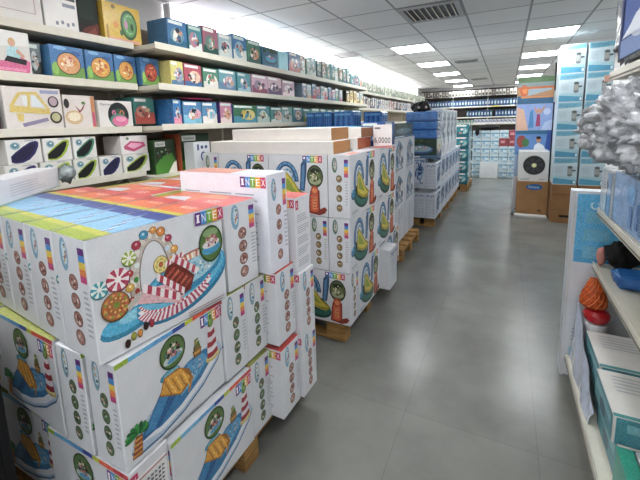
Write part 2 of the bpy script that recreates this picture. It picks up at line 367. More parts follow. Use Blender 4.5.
def art_dino(f):
    W, H = f.W, f.H; rg = random.Random(8)
    intex(f, .6, .87, .92, .98)
    f.ell(.38, .25, .15, .062, '#b8c4c8', n=24, rot=-.2)
    f.ell(.38, .28, .145, .078, '#1b4a40', n=26, rot=-.3); f.ell(.385, .31, .138, .07, '#2f7264', n=26, rot=-.3); f.ell(.40, .35, .115, .05, '#15332c', n=22, rot=-.3); f.ell(.43, .33, .095, .034, '#7aa0a8', n=18, rot=-.35)
    f.poly([(.25, .34), (.22, .6), (.3, .72), (.42, .6), (.52, .42), (.68, .3), (.6, .2), (.42, .24)], '#a8982c'); f.poly([(.27, .38), (.25, .6), (.32, .67), (.42, .54), (.54, .36), (.64, .28), (.46, .27)], '#d6c23e')
    f.poly([(.3, .42), (.29, .58), (.34, .6), (.44, .44), (.52, .32)], '#98a83c')
    f.arc(.31, .55, .098, .138, .034, ['#234a72', '#2f5f90'], 0, 205, n=18); f.arc(.31, .55, .092, .131, .014, ['#4f86b4', '#6fa0c4'], 4, 200, n=16); f.arc(.33, .56, .056, .085, .016, ['#9cbccc', '#5d8fb0'], 0, 190, n=12)
    f.poly([(.54, .42), (.57, .84), (.63, .93), (.67, .86), (.66, .7), (.62, .4)], '#2c5078'); f.poly([(.56, .44), (.59, .8), (.63, .86), (.63, .7), (.6, .42)], '#5a88b4'); f.ell(.64, .9, .016, .012, '#3a6a98')
    f.ell(.11, .36, .036, .034, '#1f5878', n=18); f.ell(.105, .375, .029, .028, '#3a86ae', n=16); f.ell(.09, .42, .012, .012, '#8cc0d8')
    f.ell(.8, .65, .060, .076, '#1c1e12', n=24); f.ell(.8, .65, .053, .068, '#5f6a44', n=22); f.ell(.8, .58, .044, .026, '#a8b08c'); f.ell(.8, .74, .036, .018, '#26301c'); speck(f, .8, .65, .042, .045, ['#d8d2ae', '#4c5a34', '#222816', '#b59a62', '#7c8c4c', '#e8e4cc'], 44, .006, rg)
    f.poly([(.68, .05), (.70, .3), (.72, .42), (.80, .47), (.87, .42), (.87, .12), (.95, .16), (.985, .12), (.95, .06), (.86, .02)], '#8c301c'); f.poly([(.71, .08), (.72, .32), (.75, .4), (.84, .4), (.85, .1), (.8, .06)], '#c8542c')
    f.ell(.79, .43, .028, .03, '#b84a28', n=16); f.ell(.79, .42, .02, .018, '#e08a50', n=12); f.poly([(.75, .1), (.755, .32), (.82, .32), (.82, .12)], '#e0884c')
    for i in range(4): f.poly([(.76, .13+.05*i), (.81, .135+.05*i), (.81, .15+.05*i), (.76, .145+.05*i)], '#a84424')
    f.lines(.05, .04, .3, .1, 2, '#9a9aa0')
def art_top_dino(f):
    f.rect(0, 0, 1, 1, '#d9dade'); f.rect(0, .45, 1, .5, '#b9b3a8'); f.rect(.6, .1, .95, .4, '#d06a4a')
def art_white_blue(seed, blue='#3f6fa8'):
    def fn(f):
        rg = random.Random(seed)
        f.rect(.05, .9, .95, .95, mixc(blue, '#ffffff', .4)); m_ = min(f.W, f.H)
        f.ell(.5, .55, f.W*.36, f.H*.28, mixc(blue, '#dfe6ea', .6))
        for i in range(11):
            t = rg.random()*360; f.arc(.25+.5*rg.random(), .3+.5*rg.random(), f.W*.2, f.H*.17, m_*.09, [mixc(blue, '#16305c', .35), blue, mixc(blue, '#101c38', .6)], t, t+170, n=7)
        speck(f, .5, .5, f.W*.35, f.H*.35, [mixc(blue, '#0c1c3c', .5), '#e8ecf0', mixc(blue, '#ffffff', .4)], 16, m_*.05, rg)
        f.lines(.08, .05, .6, .2, 4, '#8a94a8', rg=rg)
    return fn
def art_grid_blue(f):
    rg = random.Random(9)
    for r in range(6):
        for c in range(3): f.lines(.08+.3*c, .06+.12*r, .34+.3*c, .15+.12*r, 3, '#a8b0bf', rg=rg)
    for c in range(2): f.arc(.28+.42*c, .86, .022, .022, .009, ['#3b5d96'], -20, 220, n=8)
def art_pool_photo(bg, water, rim, seed):
    def fn(f):
        rg = random.Random(seed)
        f.rect(.01, .01, .99, .99, bg)
        for i in range(8): f.ell(rg.random()*.8+.1, .72+.2*rg.random(), f.W*.1, f.H*.07, rg.choice(['#2f4f28', '#47693a', '#26391f']), n=8)
        f.ell(.5, .45, f.W*.4, f.H*.22, rim, n=20); f.ell(.5, .48, f.W*.35, f.H*.16, water, n=20)
        speck(f, .5, .55, f.W*.25, f.H*.1, ['#d9b79c', '#c2584c', '#f0e6d8', '#2e3a48'], 8, min(f.W, f.H)*.045, rg)
        f.rect(.01, .01, .99, .16, mixc(water, '#1c3f80', .5)); f.rect(.06, .05, .5, .11, '#e8eef2')
    return fn
def art_people(bgs, cols, seed, head='#ffffff'):
    """flat printed scene: sky, band of colour, a few simple bathers"""
    def fn(f):
        rg = random.Random(seed)
        f.rect(.01, .01, .99, .5, bgs[0]); f.rect(.01, .5, .99, .99, bgs[1])
        for i in range(5): f.ell(.12+.76*rg.random(), .2+.3*rg.random(), f.W*(.06+.1*rg.random()), f.H*(.05+.1*rg.random()), rg.choice(cols), n=10)
        for i in range(2):
            x = .3+.35*i+.08*rg.random(); c = rg.choice(cols)
            f.poly([(x-.06, .15), (x+.06, .15), (x+.05, .55), (x-.05, .55)], c); f.ell(x, .65, f.W*.045, f.W*.05, '#c99a7c', n=10)
        f.rect(.05, .85, .6, .93, head)
    return fn
def art_oval(kind, seed):
    def fn(f):
        rg = random.Random(seed)
        f.rect(.01, .01, .99, .4, '#6f9c4a'); f.rect(.01, .4, .99, .99, '#3f78ae')
        f.ell(.3, .92, f.W*.2, f.H*.06, '#7fb0d6', n=10); f.ell(.75, .8, f.W*.16, f.H*.07, '#2e5c9a', n=10); f.ell(.12, .3, f.W*.1, f.H*.2, '#8fbf5a', n=10)
        f.ell(.52, .48, f.W*.36, f.H*.34, '#3a3226', n=22); f.ell(.52, .48, f.W*.34, f.H*.315, {'o': '#dca24a', 'r': '#a84234', 'p': '#d9a06c'}[kind], n=22)
        speck(f, .52, .48, f.W*.3, f.H*.28, {'o': ['#e8c05a', '#d0702c', '#f0dca8', '#b8552c'], 'r': ['#d05a3a', '#7c2420', '#e0a060', '#3c1c18'], 'p': ['#e8c8a0', '#c96a58', '#f2e2c8', '#d99a4a']}[kind], 26, f.W*.05, rg)
    return fn
def art_seated(f):
    f.rect(.01, .01, .99, .99, '#cfccc6'); f.rect(.01, .01, .99, .3, '#d8d3cc'); f.poly([(.0, .55), (1, .7), (1, .99), (0, .99)], '#dcdcd8')
    f.poly([(.05, .08), (.95, .06), (.98, .32), (.8, .45), (.62, .3), (.4, .3), (.2, .42), (.04, .3)], '#d0638c'); f.poly([(.1, .1), (.9, .08), (.9, .14), (.1, .17)], '#e08cae')
    for x, c, h in ((.22, '#8fb4b8', '#6a4630'), (.7, '#a9cfd4', '#c8a468')):
        f.poly([(x-.12, .34), (x+.12, .34), (x+.09, .64), (x-.08, .64)], c); f.poly([(x-.16, .3), (x+.2, .24), (x+.22, .36), (x-.1, .42)], '#1f2126')
        f.poly([(x+.08, .6), (x+.2, .44), (x+.17, .4), (x+.05, .52)], '#c99a7c'); f.ell(x, .74, f.W*.06, f.H*.1, h, n=14); f.ell(x+.01, .72, f.W*.045, f.H*.08, '#d0a284', n=14)
def art_boat(col, rim):
    def fn(f):
        f.poly([(.1, .1), (.2, .05), (.42, .06), (.62, .17), (.8, .4), (.91, .68), (.93, .86), (.86, .93), (.68, .88), (.45, .7), (.24, .5), (.1, .34)], rim)
        f.poly([(.12, .13), (.38, .11), (.56, .22), (.72, .44), (.82, .68), (.84, .84), (.7, .82), (.47, .64), (.26, .45), (.12, .31)], col)
        f.ell(.25, .75, f.W*.14, f.H*.15, '#8aa9ac'); f.ell(.25, .76, f.W*.09, f.H*.09, '#4d7f94'); f.ell(.26, .78, f.W*.04, f.H*.04, '#d8e0dc')
        f.rect(.52, .92, .78, .985, '#b8b8be')
    return fn
def art_car(f):
    Y = '#d6bf6a'
    for p in ([(.08, .55), (.16, .58), (.3, .85), (.24, .87)], [(.28, .82), (.52, .84), (.54, .9), (.26, .88)], [(.5, .88), (.72, .5), (.78, .48), (.56, .9)], [(.1, .58), (.75, .5), (.78, .38), (.08, .42)], [(.4, .84), (.45, .84), (.42, .5), (.38, .5)], [(.18, .4), (.3, .38), (.28, .2), (.2, .22)]): f.poly(p, Y)
    f.poly([(.32, .57), (.3, .78), (.39, .8), (.38, .57)], '#dfe3e0'); f.poly([(.45, .56), (.46, .8), (.53, .8), (.66, .55)], '#d9e2e6')
    f.ell(.84, .68, .03, .034, '#2f2a30'); f.ell(.84, .69, .022, .026, '#b9a0a8'); f.ell(.86, .3, .034, .036, '#3a352c'); f.ell(.86, .31, .024, .026, '#b8b68c')
    f.poly([(.25, .16), (.7, .3), (.72, .22), (.28, .08)], '#8f86a2'); f.rect(.62, .87, .95, .95, '#9aa2bf')
def art_bird(f):
    f.ell(.3, .35, .055, .045, '#d2b78c'); f.ell(.3, .37, .04, .028, '#e8dcc0'); f.poly([(.35, .7), (.5, .55), (.7, .8), (.6, .6), (.48, .48)], '#8a2f3c'); f.ell(.62, .78, .012, .01, '#5f8a4a')
    f.rect(.86, .02, .98, .98, '#c98a55'); f.rect(.88, .1, .96, .5, '#c0507a'); f.ell(.1, .75, .016, .03, '#33302c')
def art_flamingo(f):
    f.text('Flamingo', .05, .8, .45, .9, '#4a4a4a')
    f.ell(.56, .48, .078, .088, '#232a2c', n=26); f.ell(.56, .56, .05, .03, '#3f5a4c', n=16); f.ell(.56, .3, .066, .045, '#4f8f7a', n=18)
    f.ell(.6, .26, .062, .038, '#d8709a', n=18); f.ell(.62, .33, .04, .018, '#e89ab8', n=14); f.arc(.42, .56, .014, .02, .008, ['#dd6f9a'], -60, 220, n=10); f.arc(.66, .55, .018, .022, .008, ['#c9784e'], -30, 200, n=10)
def art_pinkboat(f):
    f.poly([(.1, .45), (.35, .72), (.85, .62), (.92, .4), (.45, .12), (.12, .28)], '#c24a78'); f.poly([(.22, .46), (.38, .62), (.76, .55), (.78, .45), (.44, .28)], '#e6a4c0'); f.ell(.25, .86, .012, .01, '#6a8a5a')
def art_yellow(f):
    f.ell(.66, .5, f.W*.23, f.H*.4, '#2e5c2c', n=24); f.ell(.67, .5, f.W*.185, f.H*.32, '#5f9a55', n=22)
    f.arc(.68, .52, f.W*.15, f.H*.26, f.W*.03, ['#a8cfa0', '#7db58c'], 60, 300, n=12); f.ell(.58, .5, f.W*.05, f.H*.12, '#c48fa8'); f.ell(.74, .46, f.W*.04, f.H*.1, '#284f26')
    f.ell(.3, .45, f.W*.07, f.H*.1, '#dc9424'); f.ell(.27, .9, f.W*.05, f.H*.06, '#8a6a1c'); f.rect(.05, .02, .95, .1, '#dfa08a'); f.rect(.05, .05, .1, .4, '#a87f1e'); f.ell(.44, .26, f.W*.05, f.H*.08, '#3c6a34')
def art_green_plant(f):
    rg = random.Random(12)
    f.rect(.01, .01, .99, .99, '#33492f'); f.poly([(.0, .0), (.6, .0), (.95, .35), (.8, .6), (.3, .5), (0, .25)], '#4c8a2e'); speck(f, .4, .6, .08, .05, ['#6a8a86', '#23402a', '#9ab08c', '#804a3a'], 14, .012, rg)
    f.rect(.03, .8, .5, .95, '#e4e6e2'); f.text('Outdoor', .07, .84, .45, .92, '#30402c'); f.poly([(.55, 0), (1, 0), (1, .35), (.85, .3)], '#e2dfd2')
def art_snorkel(f):
    f.arc(.55, .5, .03, .04, .014, ['#2b4a86'], 20, 300, n=12); f.rect(.2, .72, .32, .92, '#4b5c80'); f.ell(.5, .82, .016, .014, '#3a4f7c'); f.ell(.75, .82, .016, .014, '#3a4f7c')
def art_filter(f):
    """pump carton: blue bands with a picture of a round filter"""
    f.rect(.03, .03, .97, .25, '#4f9fc0'); f.poly([(.03, .25), (.97, .18), (.97, .3), (.03, .34)], '#a9ced8'); f.rect(.03, .8, .97, .98, '#74b2c8'); f.text('FILTER PUMP', .1, .84, .75, .93, '#4f8fa6')
    f.poly([(0, .76), (1, .84), (1, .7), (0, .72)], '#cfe2e6')
    f.rect(.6, .36, .8, .66, '#8f9696'); f.ell(.7, .66, f.W*.1, f.H*.045, '#5c6466', n=14); f.ell(.7, .36, f.W*.1, f.H*.04, '#7b8282', n=14); f.rect(.62, .42, .78, .6, '#a9aca8')
    f.poly([(.8, .5), (.93, .52), (.93, .57), (.8, .56)], '#4d5a5f'); f.lines(.08, .42, .45, .64, 5, '#b2c4ca'); f.rect(.86, .06, .94, .16, '#e8f4f6')
def art_random(seed, bg, acc):
    def fn(f):
        rg = random.Random(seed); W, H = f.W, f.H
        f.rect(.02, .02, .98, .98, bg); f.poly([(.02, .02), (.98, .02), (.98, .3+.2*rg.random()), (.02, .2+.3*rg.random())], rg.choice(acc))
        f.rect(.05, .84, .5+.4*rg.random(), .95, rg.choice(['#eceae4', '#f0eee8', '#dfe8e4', '#c8d8d0']))
        f.ell(.35+.3*rg.random(), .48, W*(.25+.12*rg.random()), H*(.2+.12*rg.random()), mixc(rg.choice(acc), '#f0e8e0', .35), n=16)
        speck(f, .5, .48, W*.33, H*.25, acc+['#f0e8dc', '#3b4048', '#c9977a'], 14, min(W, H)*.09, rg)
    return fn

# ---------------------------------------------------------------- setting
WX, EX, BY = -2.8, 1.62, 13.75
def plane(name, pts, m):
    mb = MB(); mb.face(pts, '#ffffff'); return struct(mb.build(name, m))
def grid_mat(name, base, line, bw, bh, off, mortar, rough, noise=.05, nscale=3, bump=0, spec=.5, bumpn=0):
    m = bpy.data.materials.new(name); m.use_nodes = True; nt = m.node_tree; b = nt.nodes['Principled BSDF']
    tc = nt.nodes.new('ShaderNodeTexCoord'); mp = nt.nodes.new('ShaderNodeMapping'); mp.inputs['Location'].default_value = off
    nt.links.new(tc.outputs['Object'], mp.inputs[0])
    br = nt.nodes.new('ShaderNodeTexBrick'); br.offset = 0; br.squash = 1
    br.inputs['Scale'].default_value = 1; br.inputs['Brick Width'].default_value = bw; br.inputs['Row Height'].default_value = bh
    br.inputs['Mortar Size'].default_value = mortar; br.inputs['Mortar Smooth'].default_value = .3
    br.inputs['Color1'].default_value = lin(base); br.inputs['Color2'].default_value = lin(mixc(base, '#000000', .035)); br.inputs['Mortar'].default_value = lin(line)
    nt.links.new(mp.outputs[0], br.inputs['Vector'])
    n = nt.nodes.new('ShaderNodeTexNoise'); n.inputs['Scale'].default_value = nscale; n.inputs['Detail'].default_value = 8; n.inputs['Roughness'].default_value = .6
    nt.links.new(tc.outputs['Object'], n.inputs['Vector'])
    mr = nt.nodes.new('ShaderNodeMapRange'); mr.inputs[1].default_value = .15; mr.inputs[2].default_value = .85; mr.inputs[3].default_value = 1-noise; mr.inputs[4].default_value = 1+noise*.6
    nt.links.new(n.outputs['Fac'], mr.inputs[0])
    mx = nt.nodes.new('ShaderNodeMix'); mx.data_type = 'RGBA'; mx.blend_type = 'MULTIPLY'; mx.inputs[0].default_value = 1
    nt.links.new(br.outputs['Color'], mx.inputs[6]); nt.links.new(mr.outputs[0], mx.inputs[7]); nt.links.new(mx.outputs[2], b.inputs['Base Color'])
    b.inputs['Roughness'].default_value = rough; b.inputs['Specular IOR Level'].default_value = spec
    if bump:
        mr2 = nt.nodes.new('ShaderNodeMapRange'); mr2.inputs[3].default_value = rough*.95; mr2.inputs[4].default_value = rough*1.1; nt.links.new(n.outputs['Fac'], mr2.inputs[0]); nt.links.new(mr2.outputs[0], b.inputs['Roughness'])
        bp = nt.nodes.new('ShaderNodeBump'); bp.inputs['Strength'].default_value = bump; bp.inputs['Distance'].default_value = .01
        n3 = nt.nodes.new('ShaderNodeTexNoise'); n3.inputs['Scale'].default_value = 7; n3.inputs['Detail'].default_value = 3; nt.links.new(tc.outputs['Object'], n3.inputs['Vector'])
        nt.links.new(n3.outputs['Fac'], bp.inputs['Height']); nt.links.new(bp.outputs[0], b.inputs['Normal'])
    return m
FLOORM = grid_mat('polished_grey_floor', '#7b7c77', '#686965', .6, 1.2, (-.19+.6, -1.71+2.4, 0), .0014, .24, noise=.34, nscale=2.3, bump=.03, spec=.38)
CEILM = grid_mat('ceiling_tiles', '#f2f2f1', '#a9aaab', .6, .6, (-.165+3, -5.57+6, 0), .013, .8, noise=.03)
plane('floor', [(WX-.5, -2.5, 0), (EX, -2.5, 0), (EX, BY, 0), (WX-.5, BY, 0)], FLOORM)
plane('ceiling', [(WX-.5, -2.5, 2.6), (WX-.5, BY, 2.6), (EX, BY, 2.6), (EX, -2.5, 2.6)], CEILM)
plane('wall_left', [(WX, -2.5, 0), (WX, BY, 0), (WX, BY, 2.6), (WX, -2.5, 2.6)], WHITE)
plane('wall_back', [(WX-.5, BY, 0), (EX, BY, 0), (EX, BY, 2.6), (WX-.5, BY, 2.6)], WHITE)
plane('wall_right', [(EX, BY, 0), (EX, -2.5, 0), (EX, -2.5, 2.6), (EX, BY, 2.6)], WHITE)

def ceil_light(x, y, i, side, where):
    t = empty('ceiling_light', (x, y, 2.6)); tag(t, where, 'light', 'square lit ceiling panels')
    mb = MB()
    for a in ((-.295, .295, -.295, -.27), (-.295, .295, .27, .295), (-.295, -.27, -.27, .27), (.27, .295, -.27, .27)): mb.box(a[0], a[1], a[2], a[3], -.014, -.001, '#f2f2f2')
    mb.build('frame', WHITE, t)
    mb = MB(); mb.box(-.268, .268, -.268, .268, -.010, -.002, '#ffffff'); mb.build('diffuser', LIGHT, t)
for ci, (x, nm) in enumerate(((-1.335, 'left'), (.465, 'right'))):
    for i, y in enumerate((5.87, 7.67, 9.47, 11.27, 13.07)):
        ceil_light(x, y, i, nm, 'lit ceiling panel, %s in the %s row counted from the front' % (['nearest', 'second', 'third', 'fourth', 'farthest'][i], nm))
    for i, y in enumerate((2.27, .47, -1.33)):
        ceil_light(x, y, i, nm, 'lit ceiling panel of the %s row above the shopper, %s one out of the picture' % (nm, ORD[i]))
def vent(x, y, label, dark=False, sx=.29, sy=.29):
    t = empty('ceiling_vent', (x, y, 2.6)); tag(t, label, 'vent')
    if dark:
        mb = MB(); mb.box(-sx, sx, -sy, sy, -.006, -.001, '#0c0c0c'); mb.build('opening', DARK, t)
        mb = MB()
        for a in ((-sx-.01, sx+.01, -sy-.012, -sy), (-sx-.01, sx+.01, sy, sy+.012), (-sx-.012, -sx, -sy, sy), (sx, sx+.012, -sy, sy)): mb.box(a[0], a[1], a[2], a[3], -.01, -.001)
        mb.build('rim', WHITE, t)
        return
    mb = MB(); mb.box(-sx, sx, -sy, sy, -.004, -.001, '#333333'); mb.build('backing', DARK, t)
    mb = MB()
    for a in ((-sx, sx, -sy, -sy+.05), (-sx, sx, sy-.05, sy), (-sx, -sx+.05, -sy+.05, sy-.05), (sx-.05, sx, -sy+.05, sy-.05)): mb.box(a[0], a[1], a[2], a[3], -.018, -.004)
    mb.build('frame', mat('vent_grey', '#b4b6b8', rough=.4), t)
    for i in range(8):
        xx = -sx+.08+i*(2*sx-.16)/7
        mb = MB(); mb.box(-.003, .017, -sy+.055, sy-.055, -.003, 0, M=Matrix.Translation((xx, 0, -.012)) @ Matrix.Rotation(.6, 4, 'Y')); mb.build('slat', SHELF, t)
vent(-.735, 4.07, 'large square louvred air vent nearest in the ceiling')
vent(-.735, 7.67, 'small louvred air vent between the two light rows, halfway back', sx=.2, sy=.14)
vent(-.735, 11.27, 'small far louvred air vent near the back of the ceiling', sx=.2, sy=.14)
vent(-2.38, 5.75, 'dark open square in the ceiling next to the left wall', dark=True, sx=.17, sy=.22)
vent(-1.8, 6.25, 'thin dark slot in the ceiling beside the nearest left light', dark=True, sx=.1, sy=.02)
# lit strip along the top of the left wall
t = empty('wall_light_strip', (WX+.02, 6.8, 2.42)); tag(t, 'long glowing white light strip along the top of the left wall', 'light')
mb = MB(); mb.box(.005, .04, -4.3, 6.0, -.1, .17, '#ffffff'); mb.build('diffuser', PANEL, t)
mb = MB(); mb.box(0, .06, -4.5, 6.0, -.13, -.105); mb.box(0, .06, -4.33, -4.305, -.13, .17); mb.build('frame', WHITE, t)

# ---------------------------------------------------------------- shelving
def shelving(label, x0, x1, y0, y1, zs, lip='+x', top=None, lipmat=None, bottom=.1, tags=False, bay=1.0):
    """x0 = wall side; boards run along y; front edge at x1 (lip side) """
    t = empty('shelving_unit', ((x0+x1)/2, (y0+y1)/2, 0)); tag(t, label, 'shelving')
    cx, cy = (x0+x1)/2, (y0+y1)/2
    s = 1 if x1 > x0 else -1
    for z in zs:
        mb = MB(); a, b = sorted((x0, x1-s*.006)); mb.box(a-cx, b-cx, y0-cy+.003, y1-cy-.003, z-.045, z-.012, '#ffffff', ch=.002)
        a, b = sorted((x1-s*.006, x1)); mb.box(a-cx, b-cx, y0-cy+.003, y1-cy-.003, z-.047, z, ch=.0015)
        sb = mb.build('shelf_board', SHELF, t)
        for e in (y0, y1):
            mb = MB(); ey = e-cy + (.004 if e == y0 else -.007)
            xa, xb = x0+s*.01-cx, x1-s*.012-cx
            P = [(xa, ey, z-.046), (xb, ey, z-.046), (xb, ey, z-.056), (xa, ey, z-.066)]
            Q = [(p[0], ey+.003, p[2]) for p in P]
            mb.face(P, '#ffffff'); mb.face(Q[::-1], '#ffffff')
            for i in range(4): mb.face([P[i], Q[i], Q[(i+1) % 4], P[(i+1) % 4]], '#ffffff')
            mb.build('bracket', SHELFBACK, t)
    n = max(1, int((y1-y0)/bay)); top = top or max(zs)+.3
    mb = MB(); a, b = sorted((x0-s*.03, x0-s*.012)); mb.box(a-cx, b-cx, y0-cy, y1-cy, bottom, top); mb.build('back_panel', SHELFBACK, t)
    for i in range(n+1):
        yy = y0+.02+(y1-y0-.04)*i/n
        mb = MB(); a, b = sorted((x0-s*.011, x0+s*.0)); mb.box(a-cx, b-cx, yy-.014-cy, yy+.014-cy, 0, top, ch=.002); mb.build('upright', SHELF, t)
    return t
LX, RX = -2.45, -2.25
shelving('cream wall shelving nearest on the left holding large boxes of pool toys', -2.76, LX, -.3, 1.885, (.5, .85, 1.19, 1.52, 1.83, 2.12), top=2.59)
shelving('longer cream wall shelving on the left standing further into the aisle', -2.68, RX, 1.895, 6.36, (.5, .85, 1.15, 1.53, 1.825, 2.11), top=2.3)
shelving('far left wall shelving with books and pale packs beyond the long unit', -2.76, -2.42, 6.4, 13.0, (.5, .85, 1.2, 1.5, 1.78, 2.08), top=2.3, bay=2)

def shelf_box(name, y0, y1, z, h, xf, depth, body, art, label, cat='box', group=None, m=None, cols=None, side=None):
    """a box on the left wall shelving, picture towards the aisle"""
    w = depth; d = (y1-y0)-.006
    arts = {'+x': art}
    if side: arts['-y'] = side
    o = carton(name, w, d, h, arts, body, m, eps=.0002, cols=cols)
    o.location = (xf-.012-w/2, (y0+y1)/2, z+.0005)
    return tag(o, label, cat, group)
def blank(f): pass
ZS1, ZS2, ZS3 = 2.12, 1.83, 1.52
# near unit, top shelf
def art_kit(f):
    f.rect(.55, .62, .95, .7, '#2c2c30'); f.rect(.6, .75, .9, .85, '#4a4c52'); f.rect(.55, .48, .93, .55, '#6d7486')
    for i in range(4): f.rect(.3+.16*i, .1+.03*(i % 2), .38+.16*i, .17+.03*(i % 2), '#7b7f88')
def art_outline(f):
    f.poly([(.1, .2), (.9, .2), (.9, .215), (.1, .215)], '#b9a7a7'); f.poly([(.1, .2), (.115, .2), (.115, .8), (.1, .8)], '#b9a7a7'); f.poly([(.885, .2), (.9, .2), (.9, .8), (.885, .8)], '#b9a7a7')
shelf_box('toy_box', .95, 1.305, ZS1-.012, .3, LX, .28, '#dbd8d2', art_outline, 'plain white carton at the near left end of the top shelf')
shelf_box('toy_box', 1.31, 1.51, ZS1-.012, .3, LX, .28, '#dedcd8', art_kit, 'white carton printed with black text and small drawings on the top shelf')
shelf_box('toy_box', 1.52, 1.665, ZS1-.012, .28, LX-.03, .24, '#2b211f', lambda f: (f.rect(.02, .3, .98, .98, '#1f2a24'), f.rect(.1, .4, .8, .9, '#26382e'), f.poly([(.02, .02), (.98, .02), (.98, .35), (.3, .2)], '#6a2c20'), f.poly([(.3, .05), (.9, .05), (.8, .25)], '#8a4430')), 'dark brown and red box between white carton and yellow box', m=PRINTM)
shelf_box('toy_box', 1.675, 1.965, ZS1-.012, .255, LX, .21, '#d9b536', art_yellow, 'yellow toy box with a green round picture on the top shelf')
# near unit, second shelf
shelf_box('toy_box', .92, 1.212, ZS2-.012, .235, LX, .24, '#d8d3cb', art_seated, 'white box showing seated people on a pink inflatable, second shelf')
shelf_box('toy_box', 1.222, 1.292, ZS2-.012, .2, LX-.05, .2, '#6b7a78', art_random(22, '#77868a', ['#26302c', '#a9b7b8']), 'grey film-wrapped pack between people box and oval boxes', m=WRAP)
for i, (a, b, k, tx) in enumerate(((1.31, 1.515, 'p', 'pale orange oval of balls, nearest'), (1.52, 1.715, 'o', 'yellow orange oval of balls, second'), (1.72, 1.89, 'o', 'golden orange oval, third'), (1.9, 2.06, 'r', 'dark red oval, fourth'))):
    shelf_box('ball_box', a, b, ZS2-.012+(.003 if i == 3 else 0), .2, LX+.04*(i == 3), .2, '#4d86b4', art_oval(k, 40+i), 'blue and green ball box, %s along the second shelf' % tx, group='blue ball boxes with ovals')
# near unit, third shelf
shelf_box('toy_box', .9, 1.03, ZS3-.012, .2, LX-.02, .2, '#2a2426', art_random(23, '#2b2526', ['#5c2c38', '#15151a']), 'black box at the picture edge, third shelf')
shelf_box('toy_box', 1.04, 1.345, ZS3-.012, .245, LX, .26, '#d9d2cc', art_car, 'white box with a yellow inflatable frame drawing on the third shelf')
shelf_box('toy_box', 1.352, 1.558, ZS3-.012, .215, LX-.01, .24, '#dcd3cd', art_bird, 'white box with red bird and orange edge beside the yellow frame box')
shelf_box('toy_box', 1.568, 1.825, ZS3-.012, .19, LX, .22, '#e0dcd6', art_flamingo, 'white box with pink flamingo float in a round picture')
shelf_box('toy_box', 1.835, 2.02, ZS3+.012, .2, LX, .2, '#3d7d76', art_random(24, '#3f8079', ['#a5402f', '#c9b08c', '#2c5a50']), 'teal box with red header beside the flamingo box')
# boat boxes, two tiers on the low shelf
BZ = 1.19-.012
bt = {'n': ('#201f45', '#2c2c66', 'navy'), 'b': ('#16181a', '#9fb83a', 'black and lime'), 'd': ('#121416', '#4a8a6c', 'black and green')}
up = [(1.02, 1.2, 'n'), (1.205, 1.37, 'b'), (1.375, 1.53, 'd')]
lo = [(1.0, 1.17, 'n'), (1.175, 1.36, 'b'), (1.365, 1.53, 'b'), (1.535, 1.7, 'n'), (1.705, 1.93, 'b')]
for i, (a, b, k) in enumerate(lo): shelf_box('boat_box', a, b, BZ, .138, LX, .2, '#dcdad4', art_boat(*bt[k][:2]), '%s white box with a %s inflatable boat in the lower boat tier' % (ORD[i], bt[k][2]), group='inflatable boat boxes, lower tier')
for i, (a, b, k) in enumerate(up): shelf_box('boat_box', a, b, BZ+.1395, .14, LX, .2, '#e0deda', art_boat(*bt[k][:2]), '%s white box with a %s inflatable boat in the upper boat tier' % (ORD[i], bt[k][2]), group='inflatable boat boxes, upper tier')
shelf_box('boat_box', 1.7, 1.925, BZ+.1395, .132, LX, .2, '#e2dcda', art_pinkboat, 'white box with a pink inflatable boat on top of the boat boxes')

# far unit shelves
def run(zs, ylist, hs, bodies, accs, name, shelf, seed0, gap=.004, m=None, xf=RX, depth=.22, cat='box', grp=None):
    if xf == RX: ylist = [2.07+(y-2.01)*1.022 for y in ylist]; xf = RX-.05
    for i in range(len(ylist)-1):
        a, b = ylist[i], ylist[i+1]
        bg = bodies[i % len(bodies)]
        shelf_box(name, a+gap, b-gap, zs-.012, hs[i % len(hs)]*(1+.04*(R.random()-.5)), xf-.015*R.random(), depth, bg[0], art_random(seed0+i, bg[0], accs[i % len(accs)]),
                  '%s box, %s on the %s' % (bg[1], ordn(i), shelf), cat, grp or name.replace('_', ' ')+'es on the '+shelf, m)
teal = ('#4a8f98', 'teal'); green = ('#4f8a72', 'green'); blue = ('#3f79a8', 'blue'); pink = ('#c98fa2', 'pink'); whit = ('#c9d0cf', 'white'); purp = ('#7a3a72', 'purple'); pale = ('#a9bfc4', 'pale blue')
AC1 = [['#2f6a86', '#b86a6c', '#cfd8d4'], ['#5c9ab4', '#9a4a64', '#dfe3dd'], ['#2c5a50', '#d08a5c', '#8fb8b4']]
AC2 = [['#a05a78', '#e0cdd2', '#5c7c9c'], ['#3f6c9c', '#d9b08c', '#98c0c8'], ['#b84a5c', '#d8d4cc', '#4c8a6a']]
run(2.11, [2.01, 2.21, 2.37, 2.56, 2.75, 2.96, 3.18], [.225, .22, .245, .23, .26, .25], [blue, teal, ('#a86a7c', 'rose'), pale, blue, green], AC1, 'toy_box', 'top shelf of the long unit', 100)
shelf_box('fish_box', 3.285, 3.59, 2.098, .22, RX-.05, .2, '#2f6d8c', art_pool_photo('#2c6a84', '#3c9ac0', '#1f4f5c', 5), 'dark blue box with an orange fish picture on the top shelf')
shelf_box('fish_box', 3.6, 3.80, 2.098, .22, RX-.05, .2, '#9fdce4', blank, 'plain pale cyan box beside the fish box on the top shelf')
shelf_box('fish_box', 3.81, 4.08, 2.098, .25, RX-.05, .2, '#3c6f9c', art_random(131, '#416f98', ['#b85a52', '#9ac0d8']), 'blue box with a red cross-shaped toy on the top shelf')
ys = [3.99]
while ys[-1] < 5.55: ys.append(ys[-1]+.145)
